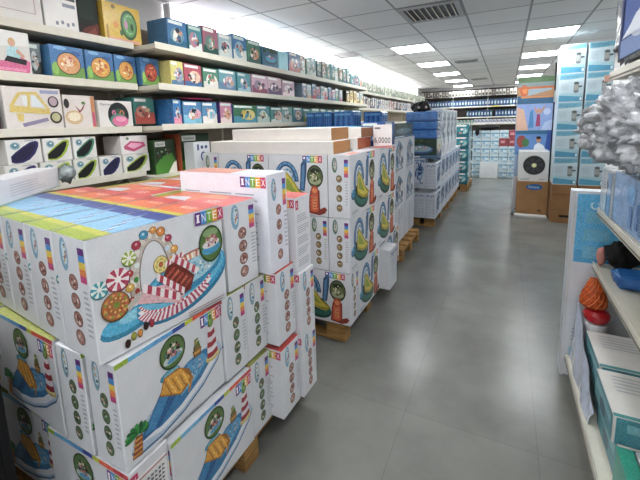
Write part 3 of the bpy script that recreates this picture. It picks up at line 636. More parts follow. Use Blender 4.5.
run(2.11, ys, [.25, .235, .26, .24], [('#8a6a50', 'brown'), green, teal, ('#5f9080', 'sea green')], [['#3d6a5c', '#c8d0c4', '#8aa89c'], ['#2f5a6c', '#b0c4b8', '#58887c']], 'slim_box', 'top shelf beyond the red cross box', 140)
run(2.11, [5.62, 5.8, 5.99, 6.19], [.2, .21, .17], [('#6fb0b8', 'light teal'), teal, pale], AC1, 'pool_box', 'far end of the top shelf', 160)
run(1.825, [2.01, 2.145, 2.345, 2.54, 2.78, 2.99], [.2, .195, .19, .2, .195], [('#d8cf7c', 'pale yellow'), ('#b04a5c', 'red framed'), green, ('#5fa0a8', 'aqua'), teal], AC2, 'toy_box', 'middle shelf of the long unit', 200)
run(1.825, [3.0, 3.28, 3.56, 3.84], [.2, .21, .2], [('#c8a4b4', 'pale pink'), ('#caa8b4', 'pink and white'), ('#bf9cac', 'dusty pink')], [['#8a3f5c', '#ecdce0', '#604a6c']], 'doll_box', 'middle shelf beside the teal boxes', 215)
ys = [4.02]
while ys[-1] < 5.2: ys.append(ys[-1]+.125)
run(1.825, ys, [.205, .19, .21, .185], [('#7f98a8', 'grey blue'), whit, ('#5c86a4', 'steel blue'), ('#b88a94', 'rose')], AC2, 'slim_box', 'middle shelf beyond the dark gap', 230)
run(1.825, [5.42, 5.57, 5.72, 5.87, 6.02, 6.19], [.2, .22, .22, .2, .2], [('#3d3524', 'black and gold'), ('#c2a548', 'gold'), ('#b8a468', 'tan'), whit, pale], [['#8a6f2c', '#e0d49a'], ['#a88a3c', '#e8e0b8']], 'game_box', 'far end of the middle shelf', 250)
run(1.53, [2.01, 2.1, 2.31, 2.5], [.205, .195, .195], [('#2f7ab8', 'bright blue film'), ('#4a86b4', 'blue flamingo'), ('#4f8ab0', 'blue')], [['#d88aa0', '#7ab8d0', '#e8e4dc']], 'float_box', 'third shelf of the long unit', 300, m=WRAP)
shelf_box('doll_box', 2.585, 2.75, 1.518, .2, RX-.05, .22, '#8f3a6c', art_random(311, '#b87a94', ['#d9c9c4', '#a0603c']), 'purple box with a pale figure on the third shelf', side=lambda f: f.rect(0, 0, 1, 1, '#4c3a80'))
shelf_box('toy_box', 2.765, 3.14, 1.518, .185, RX-.05, .22, '#2f6a44', art_random(312, '#2f7048', ['#3c8aa0', '#c9b03c', '#1f4a34']), 'dark green box with purple side on the third shelf', side=lambda f: f.rect(0, 0, 1, 1, '#3c4a9c'))
ys = [3.07]
while ys[-1] < 5.9: ys.append(ys[-1]+.235)
run(1.53, ys, [.185, .18, .19], [('#4f8e94', 'teal'), ('#4a8a84', 'sea green'), ('#7aa49c', 'pale green')], [['#2d6a7c', '#b8c8c0', '#8a9a58'], ['#356f84', '#c89a8a', '#d0d8d0']], 'small_pool_box', 'third shelf after the green box', 320)
# magenta bag lying on the boxes
def blob(name, m, cx, cy, cz, sx, sy, sz, amp=.25, seed=1, n=24, parent=None, flat=False, freq=3, c='#ffffff', fe=.45):
    rg = random.Random(seed); mb = MB(); ph = [(rg.random()*6.28, rg.choice((1, 2, 3, 4, 5))*freq/3, rg.choice((1, 2, 3, 5))*freq/3) for _ in range(7)]
    from mathutils import noise as mn
    rows = n//2
    for i in range(rows+1):
        th = pi*i/rows
        for j in range(n):
            p = 2*pi*j/n; v = Vector((sin(th)*cos(p), sin(th)*sin(p), cos(th)))
            k = 1+amp*(mn.noise(v*freq*.7+Vector((seed, 0, 0)))+.6*mn.noise(v*freq*2+Vector((0, seed, 0)))+.35*mn.noise(v*freq*5))
            q = Vector((v.x*k*sx, v.y*k*sy, v.z*k*sz))
            # squarish
            if flat: q.x = math.copysign(abs(v.x)**fe, v.x)*sx*(1+.3*(k-1)); q.y = math.copysign(abs(v.y)**fe, v.y)*sy*(1+.3*(k-1)); q.z = math.copysign(abs(v.z)**.6, v.z)*sz*k
            mb.v.append(tuple(q))
    for i in range(rows):
        for j in range(n):
            a = i*n+j; b = i*n+(j+1) % n; mb.f.append((a, a+n, b+n, b)); mb.c.append(c)
    zmin = min(v[2] for v in mb.v); mb.v = [(v[0], v[1], v[2]-zmin) for v in mb.v]
    o = mb.build(name, m, parent, (cx, cy, cz), smooth=True); return o
MAG = mat('magenta_film', '#b0356c', rough=.3, noise=.3, nscale=12, bump=.5, bscale=20, coat=.4)
tag(blob('toy_bag', MAG, RX-.16, 2.4, 1.7245, .08, .17, .011, .2, 4, flat=True), 'flat magenta bag lying on top of the third-shelf boxes', 'bag')
# low shelf of the long unit
def orange_side(f): f.rect(0, 0, 1, 1, '#b8562c')
shelf_box('garden_box', 1.96, 2.17, 1.138, .27, -2.43, .2, '#3a5a34', art_green_plant, 'green box with white label and leaf picture on the low shelf')
shelf_box('garden_box', 2.19, 2.52, 1.138, .31, RX-.14, .2, '#3a5a34', art_green_plant, 'taller green garden box with orange side on the low shelf', side=orange_side)
shelf_box('snorkel_box', 2.19, 2.38, 1.138, .24, RX, .11, '#d4d6da', art_snorkel, 'white box with a dark blue snorkel drawing on the low shelf')

# far wall unit
ys = [6.43]
while ys[-1] < 12.4: ys.append(ys[-1]+.24+.02*len(ys)*.3)
for i in range(len(ys)-1):
    a, b = ys[i], ys[i+1]
    shelf_box('clothes_pack', a+.008, b-.008, 2.068, .2, -2.42, .2, '#b4bea4', art_random(400+i, ('#b8c2a8', '#a8b49c', '#c2c6b4')[i % 3], ['#8a9a80', '#d0d4c0', '#7a8a7c']), 'pale green hanging pack, %s on the far left top shelf' % ordn(i), 'pack', 'pale green packs on the far left wall')
    cc = (('#b06a68', 'red'), ('#c2c4c4', 'white'), ('#4a6a94', 'blue'), ('#2e3034', 'black'))[(i*3+i//2) % 4]
    for q in (0, 1):
        yy = a+(b-a)*q/2
        shelf_box('book', yy+.008, yy+(b-a)/2-.008, 1.768, .2+.02*(i % 2), -2.42, .18, cc[0] if q else '#c9c4c0', art_random(500+i*2+q, cc[0] if q else '#c9c2bd', ['#d8d4d0', cc[0]]), '%s upright book, %s pair along the far left wall shelf' % (cc[1] if q else 'pale', ordn(i)), 'book', 'upright books on the far left wall')

# ---------------------------------------------------------------- back wall shelving and stock
t = empty('back_shelving', (-.6, 13.55, 0)); tag(t, 'white shop shelving across the whole back wall', 'shelving')
mb = MB(); mb.box(-2.2, 2.2, .15, .17, .1, 2.52, '#ffffff'); mb.build('back_panel', mat('dark_pegboard', '#4c4644', rough=.7), t)
for z in (.5, .9, 1.36, 1.58, 1.93):
    mb = MB(); mb.box(-2.2, 2.2, -.15, .145, z-.04, z, ch=.003); mb.build('shelf_board', SHELF, t)
mb = MB(); mb.box(-2.2, 2.2, .05, .145, 2.2, 2.23); mb.build('shelf_board', DARK, t)
for x in (-2.19, -1.1, .0, 1.1, 2.17):
    mb = MB(); mb.box(x-.02, x+.02, .1, .148, 0, 2.5); mb.build('upright', SHELF, t)
def art_hang(f): f.rect(.1, .1, .9, .55, '#8a8578'); f.rect(.2, .6, .8, .88, '#e4e2dc'); f.ell(.5, .35, f.W*.25, f.H*.14, '#56584e', n=8)
def art_hang2(f): f.rect(.08, .12, .92, .8, '#4f4a46'); f.rect(.25, .3, .75, .7, '#b9b4aa')
hp = [carton('hanging_pack', .085, .03, .2, {'-y': art_hang}, '#d8d6d0', PRINTM, eps=.0004), carton('hanging_pack', .085, .03, .2, {'-y': art_hang2}, '#a8a29a', PRINTM, eps=.0004)]
for i in range(30):
    x = -2.72+i*.104
    k = 1 if (i < 10 and i % 3) or (i in (17, 22, 26)) else 0
    put(hp[k], ('dark grey' if k else 'white')+' hanging pack, %s from the left along the top of the back wall' % ordn(i), 'pack', 'hanging packs on the back wall', (x, 13.52, 2.262))
def can(c, lid):
    mb = MB(); mb.cyl((0, 0, 0), (0, 0, .2), .036, .036, c, 12); mb.cyl((0, 0, .2), (0, 0, .215), .036, .03, lid, 12)
    f = Fr(mb, (-.022, -.0375, .06), (1, 0, 0), (0, 0, 1), .044, .09, .0003); f.rect(0, 0, 1, 1, '#b8c8d8')
    return mb.build('bottle', PRINT)
cb = can('#2f5688', '#1f3048'); cg = can('#3f7486', '#22404c')
for i in range(34):
    put(cb if i % 5 else cg, ('blue' if i % 5 else 'teal')+' bottle, %s from the left on the upper back shelf' % ordn(i), 'bottle', 'bottles on the upper back shelf', (-2.62+i*.09, 13.48, 1.931))
for i in range(18):
    put(cb if i % 4 else cg, ('blue' if i % 4 else 'teal')+' bottle, %s from the left on the second back shelf' % ordn(i), 'bottle', 'bottles on the second back shelf', (-1.2+i*.09+(.07 if i > 8 else 0), 13.48, 1.581))
def art_lett(f): f.rect(.15, .3, .45, .75, '#2c3560'); f.rect(.6, .2, .85, .6, '#3a4478')
lp = carton('wipes_pack', .1, .05, .14, {'-y': art_lett}, '#d8dae2', PRINTM, eps=.0004)
lt = carton('wipes_pack', .1, .05, .13, {'-y': art_random(61, '#6f9490', ['#3f6468', '#a8bcb4'])}, '#6f8f8c', PRINTM, eps=.0004)
for i in range(17):
    k = i < 5
    put(lt if k else lp, ('greenish' if k else 'white and navy')+' pack, %s from the left on the third back shelf' % ordn(i), 'pack', 'small packs on the third back shelf', (-1.5+i*.113, 13.46, 1.361))
mb = MB(); mb.box(-.12, .12, -.003, .003, -.02, .02, '#d8c65a'); o = mb.build('price_strip', PRINTM, t, (.25, -.154, 1.91))

# ---------------------------------------------------------------- pallets
def pallet(label, x0, y0, rz=0, w=1.2, d=.8):
    """w along x, d along y; corner x0,y0 is the front right one"""
    t = empty('wooden_pallet', (x0-w/2, y0+d/2, 0), rz); tag(t, label, 'pallet')
    for i, y in enumerate((-d/2+.05, 0, d/2-.05)):
        mb = MB(); mb.box(-w/2, w/2, y-.05, y+.05, .001, .022, ch=.002); mb.build('base_board', WOOD, t)
        for x in (-w/2+.072, 0, w/2-.072):
            mb = MB(); mb.box(x-.072, x+.072, y-.05, y+.05, .023, .1, ch=.003); mb.build('block', WOOD, t)
    for x in (-w/2+.072, 0, w/2-.072):
        mb = MB(); mb.box(x-.072, x+.072, -d/2, d/2, .101, .121, ch=.002); mb.build('stringer_board', WOOD, t)
    n = 5
    for i in range(n):
        y = -d/2+.06+(d-.12)*i/(n-1); mb = MB(); mb.box(-w/2, w/2, y-.06, y+.06, .122, .142, ch=.002); mb.build('deck_board', WOOD, t)
    return t
pallet('wooden pallet under the nearest stack of candy and lighthouse pool boxes', -.95, .62, w=1.2, d=1.0)
pallet('wooden pallet under the slide pool boxes in the middle stack', -.93, 2.14, w=1.2, d=1.0)
pallet('empty front edge of a wooden pallet poking out beyond the third stack', -.94, 3.74, w=.6, d=.85)
pallet('wooden pallet under the fourth stack with blue bundles', -.86, 5.22, w=.55, d=1.2)
pallet('second wooden pallet of the fourth stack, further along the aisle', -.84, 6.5, w=.8, d=1.2)
pallet('reddish wooden pallet under the teal packs near the back', -.68, 8.15, w=.8, d=1.0)

# ---------------------------------------------------------------- first stack
T = [.1435, .511, .858]
candyN = carton('pool_box', .19, .465, .358, {'-y': art_narrow('#a87a70', 1, '#7fa9c2'), '+x': art_candy, '+z': art_candy_top}, '#dddee2', eps=.00002, alt=True)
def art_orange_top(f):
    f.rect(0, 0, 1, 1, '#c8673c'); f.poly([(.55, 0), (1, 0), (1, 1), (.6, 1)], '#c94f48'); f.rect(0, 0, .12, 1, '#9a9c3c')
    f.poly([(.15, .0), (.5, .1), (.42, .5), (.2, .4)], '#b9bcc4'); f.poly([(.5, .55), (.8, .6), (.75, .9), (.55, .95)], '#d98a5c'); f.text('INTEX', .7, .15, .85, .4, '#ecd0c0')
candyX = carton('pool_box', .47, .18, .345, {'-y': art_text(), '+x': art_narrow('#a87a70', 1, '#7fa9c2'), '+z': art_orange_top}, '#dddee2', eps=.00002)
candyXt = carton('pool_box', .47, .153, .345, {'-y': art_text(), '+x': art_narrow('#a87a70', 1, '#7fa9c2'), '+z': art_orange_top}, '#dddee2', eps=.00002)
candyXs = carton('pool_box', .47, .14, .326, {'-y': art_text(), '+x': art_narrow('#a87a70', 1, '#7fa9c2')}, '#dddee2', eps=.00002)
candyXb = carton('pool_box', .47, .14, .365, {'-y': art_text(), '+x': art_text_small, '+z': art_orange_top}, '#e2e2e6', eps=.00002)
candyT = carton('pool_box', .5, .15, .437, {'-y': art_text(), '+x': art_narrow('#a87a70', 1, '#7fa9c2'), '+z': lambda f: (f.rect(0, 0, 1, 1, '#cfd6e0'), f.rect(0, .0, .6, 1, '#c98a78'))}, '#e4e4ee', eps=.00002)
islN = carton('island_box', .135, .42, .342, {'-y': art_narrow('#5f7a58', 2, '#7f9fae'), '+x': art_island}, '#d9dade', eps=.00002)
islX = carton('island_box', .42, .135, .342, {'-y': art_island, '+x': art_narrow('#5f7a58', 2, '#7f9fae'), '+z': lambda f: f.rect(0, 0, 1, 1, '#a9ad62')}, '#d9dade', eps=.00002)
islT = carton('island_box', .42, .14, .362, {'-y': art_island, '+x': art_text_small}, '#d9dade', eps=.00002)
def corner(o_w, o_d, cx, cy, rz):
    """centre of a box whose front right bottom corner is (cx, cy)"""
    lx, ly = -o_w/2, o_d/2
    return cx+lx*cos(rz)-ly*sin(rz), cy+lx*sin(rz)+ly*cos(rz)
G1 = 'candy pool boxes on the nearest stack'; G2 = 'lighthouse pool boxes on the nearest stack'
rz = radians(-5.9)
for k in range(5):
    cx, cy = -.967-.1975*cos(rz)*k, .537-.1975*sin(rz)*k
    x, y = corner(.19, .465, cx, cy, rz)
    put(candyN, ['large white candy pool box, picture facing the aisle, front corner of nearest stack', 'candy pool box second from the aisle in the front row, narrow end showing', 'candy pool box third from the aisle in the front row, narrow end showing',
                 'candy pool box fourth from the aisle in the front row, narrow end showing', 'candy pool box at the left picture edge in the front row'][k], 'box', G1, (x, y, T[2]), rz)
x, y = corner(.47, .18, -.935, 1.03, -.05)
put(candyX, 'candy pool box with narrow end to the aisle, right behind the front corner box', 'box', G1, (x, y, T[2]), -.05)
x, y = corner(.47, .18, -1.425, 1.08, rz)
put(candyX, 'candy pool box behind the front row, second from the aisle, orange top showing', 'box', G1, (x, y, T[2]), rz)
# tower at the far right of the stack
for k, (z, p, h, tx) in enumerate(((T[0], candyXt, .365, 'bottom'), (T[1], candyXt, .35, 'middle'))):
    put(p, 'white candy pool box, %s of the narrow tower at the aisle corner' % tx, 'box', G1, (-.862-.235-.008*k, 1.333, z+.001))
put(candyT, 'tall white pool box with logo on its long side, top of the narrow tower', 'box', G1, (-.878-.25, 1.31, T[2]+.001))
for k, z in enumerate((.1435, .4705, .7975)):
    put(candyXb if k == 2 else candyXs, 'white pool box %s, behind the narrow tower' % ['with round pictures, bottom', 'with round pictures, middle', 'with text panel and pink letter square, top'][k], 'box', G1, (-.845-.235-(.012 if k == 2 else 0), 1.487, z+.001))
put(candyX, 'candy pool box lying behind the tower with its orange top showing', 'box', G1, (-1.63, 1.40, T[2]))
put(candyX, 'candy pool box at the rear of the first stack with orange top', 'box', G1, (-1.61, 1.6, T[2]))
# tier of lighthouse boxes
x, y = corner(.135, .42, -.94, .557, 0); put(islN, 'lighthouse pool box in the middle tier with its picture facing the aisle', 'box', G2, (x, y, T[1]))
x, y = corner(.135, .42, -1.085, .552, 0); put(islN, 'lighthouse pool box beside the corner one, only its narrow end showing', 'box', G2, (x, y, T[1]))
put(islX, 'lighthouse pool box with picture facing the camera in the middle tier', 'box', G2, (-1.23-.215, .632, T[1]), -.05)
put(islX, 'lighthouse pool box in the middle tier at the left picture edge', 'box', G2, (-1.67-.215, .66, T[1]), -.05)
put(islX, 'lighthouse pool box in the middle tier, narrow end to the aisle, nearer one', 'box', G2, (-.93-.21, 1.047, T[1]))
put(islX, 'lighthouse pool box in the middle tier, narrow end to the aisle, beside the tower', 'box', G2, (-.93-.21, 1.185, T[1]))
put(islX, 'lighthouse pool box hidden inside the middle tier under the orange tops', 'box', G2, (-1.63, .85, T[1]))
put(islX, 'lighthouse pool box hidden inside the middle tier near the wall', 'box', G2, (-1.63, 1.4, T[1]))
put(islX, 'lighthouse pool box at the rear of the middle tier', 'box', G2, (-1.63, 1.6, T[1]))
put(islX, 'lighthouse pool box at the rear of the bottom tier', 'box', G2, (-1.63, 1.6, T[0]))
put(islT, 'bottom tier lighthouse box with a text panel toward the aisle at the corner', 'box', G2, (-.935-.21, .625, T[0]))
put(islX, 'bottom tier lighthouse box facing the camera, second from the aisle', 'box', G2, (-1.365-.21, .655, T[0]))
put(islX, 'bottom tier lighthouse box facing the camera, farthest left', 'box', G2, (-1.795-.21, .67, T[0]))
for q, yy in enumerate((.95, 1.1, 1.4)): put(islX, 'lighthouse pool box buried inside the bottom tier, %s from the front' % ORD[q], 'box', G2, (-1.63, yy, T[0]))
x, y = corner(.135, .42, -.925, .697, 0); put(islN, 'bottom tier lighthouse box with its picture facing the aisle', 'box', G2, (x, y, T[0]))
put(islX, 'bottom tier lighthouse box with narrow end to the aisle', 'box', G2, (-.93-.21, 1.1875, T[0]))
# paper note on the corner box
mb = MB(); mb.box(0, .0012, -.055, .055, 0, .12, '#eceaea')
f = Fr(mb, (.0012, -.055, 0), (0, 1, 0), (0, 0, 1), .11, .12, .00015)
for i in range(6):
    for j in range(7): f.poly([(.08+.12*j, .12+.13*i), (.16+.12*j, .12+.13*i), (.17+.12*j, .15+.13*i+.03*(j % 2)), (.09+.12*j, .19+.13*i)], '#6a6a70')
f.rect(0, .97, 1, 1, '#b04438'); f.rect(0, 0, .02, 1, '#b04438')
tag(mb.build('paper_sign', PRINTM, None, (-.9335, .627, .352)), 'white handwritten paper note stuck low on the first stack', 'note')
# white parcel and clear pack lying on the first stack
wb = carton('parcel', .11, .62, .1, {'+x': lambda f: (f.lines(.3, .2, .8, .75, 5, '#b9bcc2'), f.rect(0, .0, 1, .06, '#9fb0a4')), '+z': lambda f: f.rect(.02, .02, .98, .98, '#d8d8dc')}, '#d3d4d8', eps=.0002)
wb.location = (-1.90, .79, 1.2175); wb.rotation_euler = (0, 0, radians(40)); tag(wb, 'long white parcel with faint print lying on the nearest stack', 'parcel')
tag(blob('clear_pack', mat('teal_clear_film', '#8f9a9a', rough=.25, noise=.5, nscale=15, bump=.7, coat=.5), -2.06, 1.1, 1.2175, .035, .045, .045, .35, 9), 'crumpled teal and clear pack at the far end of the white parcel', 'pack')
# dark rack edge at the lower left corner
t = empty('display_rack', (-1.455, .47, 0)); tag(t, 'black metal rack edge with a gold corner at the lower left of the picture', 'rack')
mb = MB(); mb.box(-.015, .015, -.015, .015, 0, .70, ch=.003); mb.build('post', DARK, t)
mb = MB(); mb.box(-.4, -.016, -.012, .012, .0, .66, ch=.003); mb.build('side_panel', DARK, t)
mb = MB(); mb.box(-.018, .018, -.018, .018, .701, .725, '#9c7a3c', ch=.003); mb.build('corner_cap', PRINT, t)
o = carton('added_shade_carton', 1.0, .7, 1.15, {}, '#3c3a38', CARD); o.location = (-1.72, -.18, .001); tag(o, 'unseen dark carton added left of the picture to shade the lower left boxes', 'carton')  # out of view, added only to cast shadow on the lower left boxes

# ---------------------------------------------------------------- second stack
dinoT = carton('slide_box', .455, .15, .412, {'-y': art_dino, '+x': art_narrow('#8c7c4c', 3, '#5f7f6c'), '+z': art_top_dino}, '#d9dade', eps=.00003)
dinoNT = carton('slide_box', .15, .54, .412, {'-y': art_narrow('#8c7c4c', 3, '#5f7f6c'), '+x': art_dino, '+z': art_top_dino}, '#d9dade', eps=.00003)
dinoF = carton('slide_box', .455, .15, .37, {'-y': art_dino, '+x': art_narrow('#8c7c4c', 3, '#5f7f6c'), '+z': art_top_dino}, '#d9dade', eps=.00003)
dinoN = carton('slide_box', .15, .54, .37, {'-y': art_narrow('#8c7c4c', 3, '#5f7f6c'), '+x': art_dino, '+z': art_top_dino}, '#d9dade', eps=.00003)
dinoS = carton('slide_box', .15, .47, .37, {'-y': art_narrow('#8c7c4c', 3, '#5f7f6c'), '+x': art_dino}, '#d9dade', eps=.00003)
U = [.1435, .516, .889]
G3 = 'slide pool boxes on the second stack'
put(dinoNT, 'slide pool box at the top front corner of the second stack', 'box', G3, (-.87-.075, 2.115+.27, U[2]))
put(dinoNT, 'slide pool box at the top of the second stack, further along the aisle', 'box', G3, (-.87-.075, 2.66+.27, U[2]))
put(dinoT, 'slide pool box facing the camera at the top, left of the narrow corner box', 'box', G3, (-1.024-.2275, 2.19, U[2]))
put(dinoT, 'slide pool box facing the camera at the top, second from the corner', 'box', G3, (-1.483-.2275, 2.19, U[2]))
put(dinoNT, 'slide pool box at the top of the second stack, farthest left under the flat cartons', 'box', G3, (-1.942-.077, 2.115+.27, U[2]))
put(dinoN, 'slide pool box at the left end of the middle tier of the second stack', 'box', G3, (-2.0, 2.115+.27, U[1]))
put(dinoN, 'slide pool box at the left end of the bottom tier of the second stack', 'box', G3, (-2.0, 2.115+.27, U[0]))
put(dinoN, 'slide pool box at the middle tier front corner of the second stack', 'box', G3, (-.875-.075, 2.115+.27, U[1]))
put(dinoN, 'slide pool box in the middle tier, further along the aisle', 'box', G3, (-.875-.075, 2.66+.27, U[1]))
put(dinoN, 'slide pool box in the middle tier showing only its narrow end, left of the corner', 'box', G3, (-1.03-.075, 2.115+.27, U[1]))
put(dinoN, 'slide pool box in the middle tier, third narrow end from the aisle', 'box', G3, (-1.185-.075, 2.115+.27, U[1]))
put(dinoN, 'slide pool box supporting the left part of the second stack', 'box', G3, (-1.7, 2.115+.27, U[1]))
put(dinoN, 'slide pool box in the lower left of the second stack', 'box', G3, (-1.7, 2.115+.27, U[0]))
put(dinoF, 'slide pool box facing the camera at the bottom of the second stack', 'box', G3, (-.878-.2275, 2.19, U[0]))
put(dinoS, 'slide pool box facing the aisle in the bottom tier of the second stack', 'box', G3, (-.878-.075, 2.275+.235, U[0]))
put(dinoS, 'slide pool box facing the aisle, rear of the bottom tier', 'box', G3, (-.9-.075, 2.97+.0+.235, U[0]-.001+.001))
for k in range(2):
    o = carton('slim_carton', .3, .1, .335, {'+x': art_grid_blue}, '#d4d6da', eps=.0002) if k == 0 else o0
    if k == 0: o0 = o
    put(o, 'slim white carton with small grey print at the end of the second stack, %s one' % ('nearer', 'farther')[k], 'carton', 'slim white cartons beside the second stack', (-.79-.15, 2.80+.105*k, U[0]-.0+.0))
# flat long cartons lying on the second stack
def flatbox(x0, x1, y0, y1, z0, h, label, end='#b07a3e', gr='flat open cartons on the second stack'):
    o = carton('flat_carton', x1-x0, y1-y0, h, {}, '#ddd8d2', PRINTM, cols={'+x': end, '+z': '#d9d2ca'})
    mbw = x1-x0
    o.location = ((x0+x1)/2, (y0+y1)/2, z0); tag(o, label, 'carton', gr); return o
o = flatbox(-2.02, -.985, 2.13, 2.42, 1.302, .085, 'long flat white carton with tan end, lowest in front on the second stack')
o = flatbox(-1.86, -1.03, 2.20, 2.50, 1.388, .085, 'long flat white carton with tan end lying on top of the lowest one')
o = flatbox(-1.9, -.985, 2.56, 2.86, 1.302, .085, 'long flat carton with orange end behind the front pair', '#a8552c')
o = flatbox(-1.8, -.97, 2.6, 2.88, 1.388, .075, 'upper flat carton with brown end behind the front pair', '#8f5a30')
# price sign
t = empty('price_sign', (-.862, 2.78, 1.302), radians(-28)); tag(t, 'white price sign with black digits on the second stack', 'sign')
mb = MB(); mb.box(-.1, .1, 0, .003, .004, .178, '#e6e2e0'); f = Fr(mb, (-.1, 0, .004), (1, 0, 0), (0, 0, 1), .2, .174, .0003); f.text('6,0000', .06, .14, .94, .44, '#2a2a2c'); f.rect(.08, .8, .4, .88, '#7d7b80'); f.poly([(0, 0), (1, 0), (1, .1)], '#c97a7a'); mb.build('card', PRINTM, t)
mb = MB(); mb.box(-.1, .1, -.01, .04, 0, .0035, '#c88a88'); mb.build('foot', PRINTM, t)
# picture boxes lying behind the sign
def bluephoto(f): art_pool_photo('#2f5a9c', '#6fb8d0', '#2c4f8c', 77)(f)
for i, (x, y, w, d, h, lab, fn, body) in enumerate((
    (-1.42, 3.02, .62, .2, .17, 'light blue pool box behind the price sign', art_random(601, '#6fb4cc', ['#8ad0c8', '#2f6aa8']), '#5fa8c8'),
    (-.99, 3.08, .2, .3, .2, 'dark blue box beside the price sign on the second stack', art_random(602, '#24529c', ['#3a70c0', '#1b3c78']), '#24529c'))):
    o = carton('picture_box', w, d, h, {'-y': fn, '+x': fn}, body, eps=.0003); o.location = (x, y, 1.302); tag(o, lab, 'box')

# ---------------------------------------------------------------- third stack
def art_kid(seed):
    def fn(f):
        rg = random.Random(seed)
        f.poly([(.1, .1), (.4, .95), (.58, .9), (.5, .4), (.85, .1)], '#8d9aa8'); f.poly([(.2, .14), (.42, .8), (.5, .7), (.42, .3), (.7, .14)], '#c4cad2'); f.ell(.55, .62, f.W*.13, f.H*.17, '#b4a89e'); f.ell(.56, .72, f.W*.1, f.H*.08, '#6a5c54')
        f.arc(.5, .5, f.W*.34, f.H*.38, f.W*.07, ['#4f78a4', '#6f94b4'], 30, 250, n=12); f.ell(.7, .35, f.W*.12, f.H*.11, '#5c6c80'); f.ell(.3, .4, f.W*.08, f.H*.1, '#3f668c')
        speck(f, .5, .45, f.W*.3, f.H*.3, ['#4a6a90', '#d8dce2', '#8a7c74', '#6f8ca8'], 18, .016, rg)
        f.lines(.05, .04, .5, .1, 2, '#8a9098', rg=rg)
    return fn
kid = carton('frame_pool_box', .3, .48, .385, {'+x': art_kid(5), '-y': art_white_blue(3, '#8090a8')}, '#cfd2d8', eps=.0002)
kidw = carton('frame_pool_box', .3, .48, .4, {'+x': lambda f: (f.rect(.45, .05, .5, .95, '#8b94a0'), f.lines(.6, .6, .9, .9, 4, '#b0b6c0'))}, '#c9cdd4', eps=.0002)
for r, z in enumerate((.1435, .546, .934)):
    for c in range(2):
        put(kidw if r == 0 else kid, 'pale boxed frame pool, %s tier of the third stack, %s along the aisle' % (('bottom', 'middle', 'top')[r], ('first', 'second')[c]), 'box', 'pale pool boxes of the third stack', (-1.04-.15, 3.74+.245+.49*c, z))
dk = carton('photo_box', .3, .9, .16, {'+x': art_pool_photo('#3a4c44', '#6a9098', '#6f7a80', 91), '-y': art_random(605, '#3a6fb0', ['#88b0a0', '#2c4f80'])}, '#4a5a5c', eps=.0003)
dk.location = (-1.04-.16, 4.2, 1.3205); tag(dk, 'long dark green box with a pool photo on top of the third stack', 'box')
dk2 = carton('photo_box', .34, .46, .2, {'+x': art_pool_photo('#2f5a8c', '#58a0c8', '#7f9090', 92), '-y': art_random(606, '#2f66b0', ['#5fa8b4', '#1d3f7c'])}, '#2f5f9c', eps=.0003)
dk2.location = (-1.04-.18, 3.45, .9); 
tag(dk2, 'blue boxed pool tucked between the second and third stacks', 'box'); dk2.location.z = .85
kx = put(kid, 'pale pool box under the blue one between the second and third stacks', 'box', 'pale pool boxes of the third stack', (-1.04-.2, 3.45, .4639))
bx = carton('plain_carton', .3, .46, .462, {'+x': lambda f: f.lines(.1, .6, .5, .8, 4, '#a8acb4')}, '#cfd1d6'); bx.location = (-1.24, 3.45, .001); tag(bx, 'plain white carton on the floor between second and third stacks', 'box')
# blue shrink-wrapped bundles further left
def art_bundle(f):
    for i in range(6): f.poly([(.05+.15*i, .05), (.1+.15*i, .05), (.2+.13*i, .95), (.15+.13*i, .95)], ('#4a90cc', '#1c4c92')[i % 2])
    f.rect(.1, .8, .9, .9, '#5fa4d8')
bun = carton('blue_bundle', .11, .3, .25, {'-y': art_bundle, '+x': art_bundle}, '#2d6fb4', WRAP, eps=.0004, ch=.012)
bun2 = carton('blue_bundle', .25, .3, .25, {'-y': art_bundle, '+x': art_bundle}, '#2d6fb4', WRAP, eps=.0004, ch=.012)
und = carton('stock_carton', .3, .6, .46, {'-y': art_white_blue(6), '+x': art_white_blue(7)}, '#cdd2d8')
for i in range(3):
    for k in range(3): put(und, 'white stock carton, %s tier of the %s column under the blue bundles' % (('bottom', 'middle', 'top')[k], ('left', 'middle', 'right')[i]), 'carton', 'stock cartons under the blue bundles', ((-2.09, -1.78, -1.605)[i], 4.35 if i < 2 else 4.97, .001+.462*k))
for i in range(3): put(bun, 'blue film-wrapped bundle, %s of the three small ones left' % ORD[i], 'bundle', 'blue wrapped bundles', (-2.18+.118*i, 4.2, 1.3885))
put(bun2, 'wide blue film-wrapped bundle right of the three small ones', 'bundle', 'blue wrapped bundles', (-1.75, 4.22, 1.3885))
put(bun2, 'wide blue film-wrapped bundle on the column beside the far books', 'bundle', 'blue wrapped bundles', (-1.6, 4.87, 1.3885))
gb = carton('photo_box', .36, .3, .24, {'-y': art_pool_photo('#2f4a2c', '#7aa4a4', '#3f5a8c', 93), '+x': art_random(607, '#2f5a34', ['#8ab04a', '#1d3f2c'])}, '#2f5234', eps=.0003)

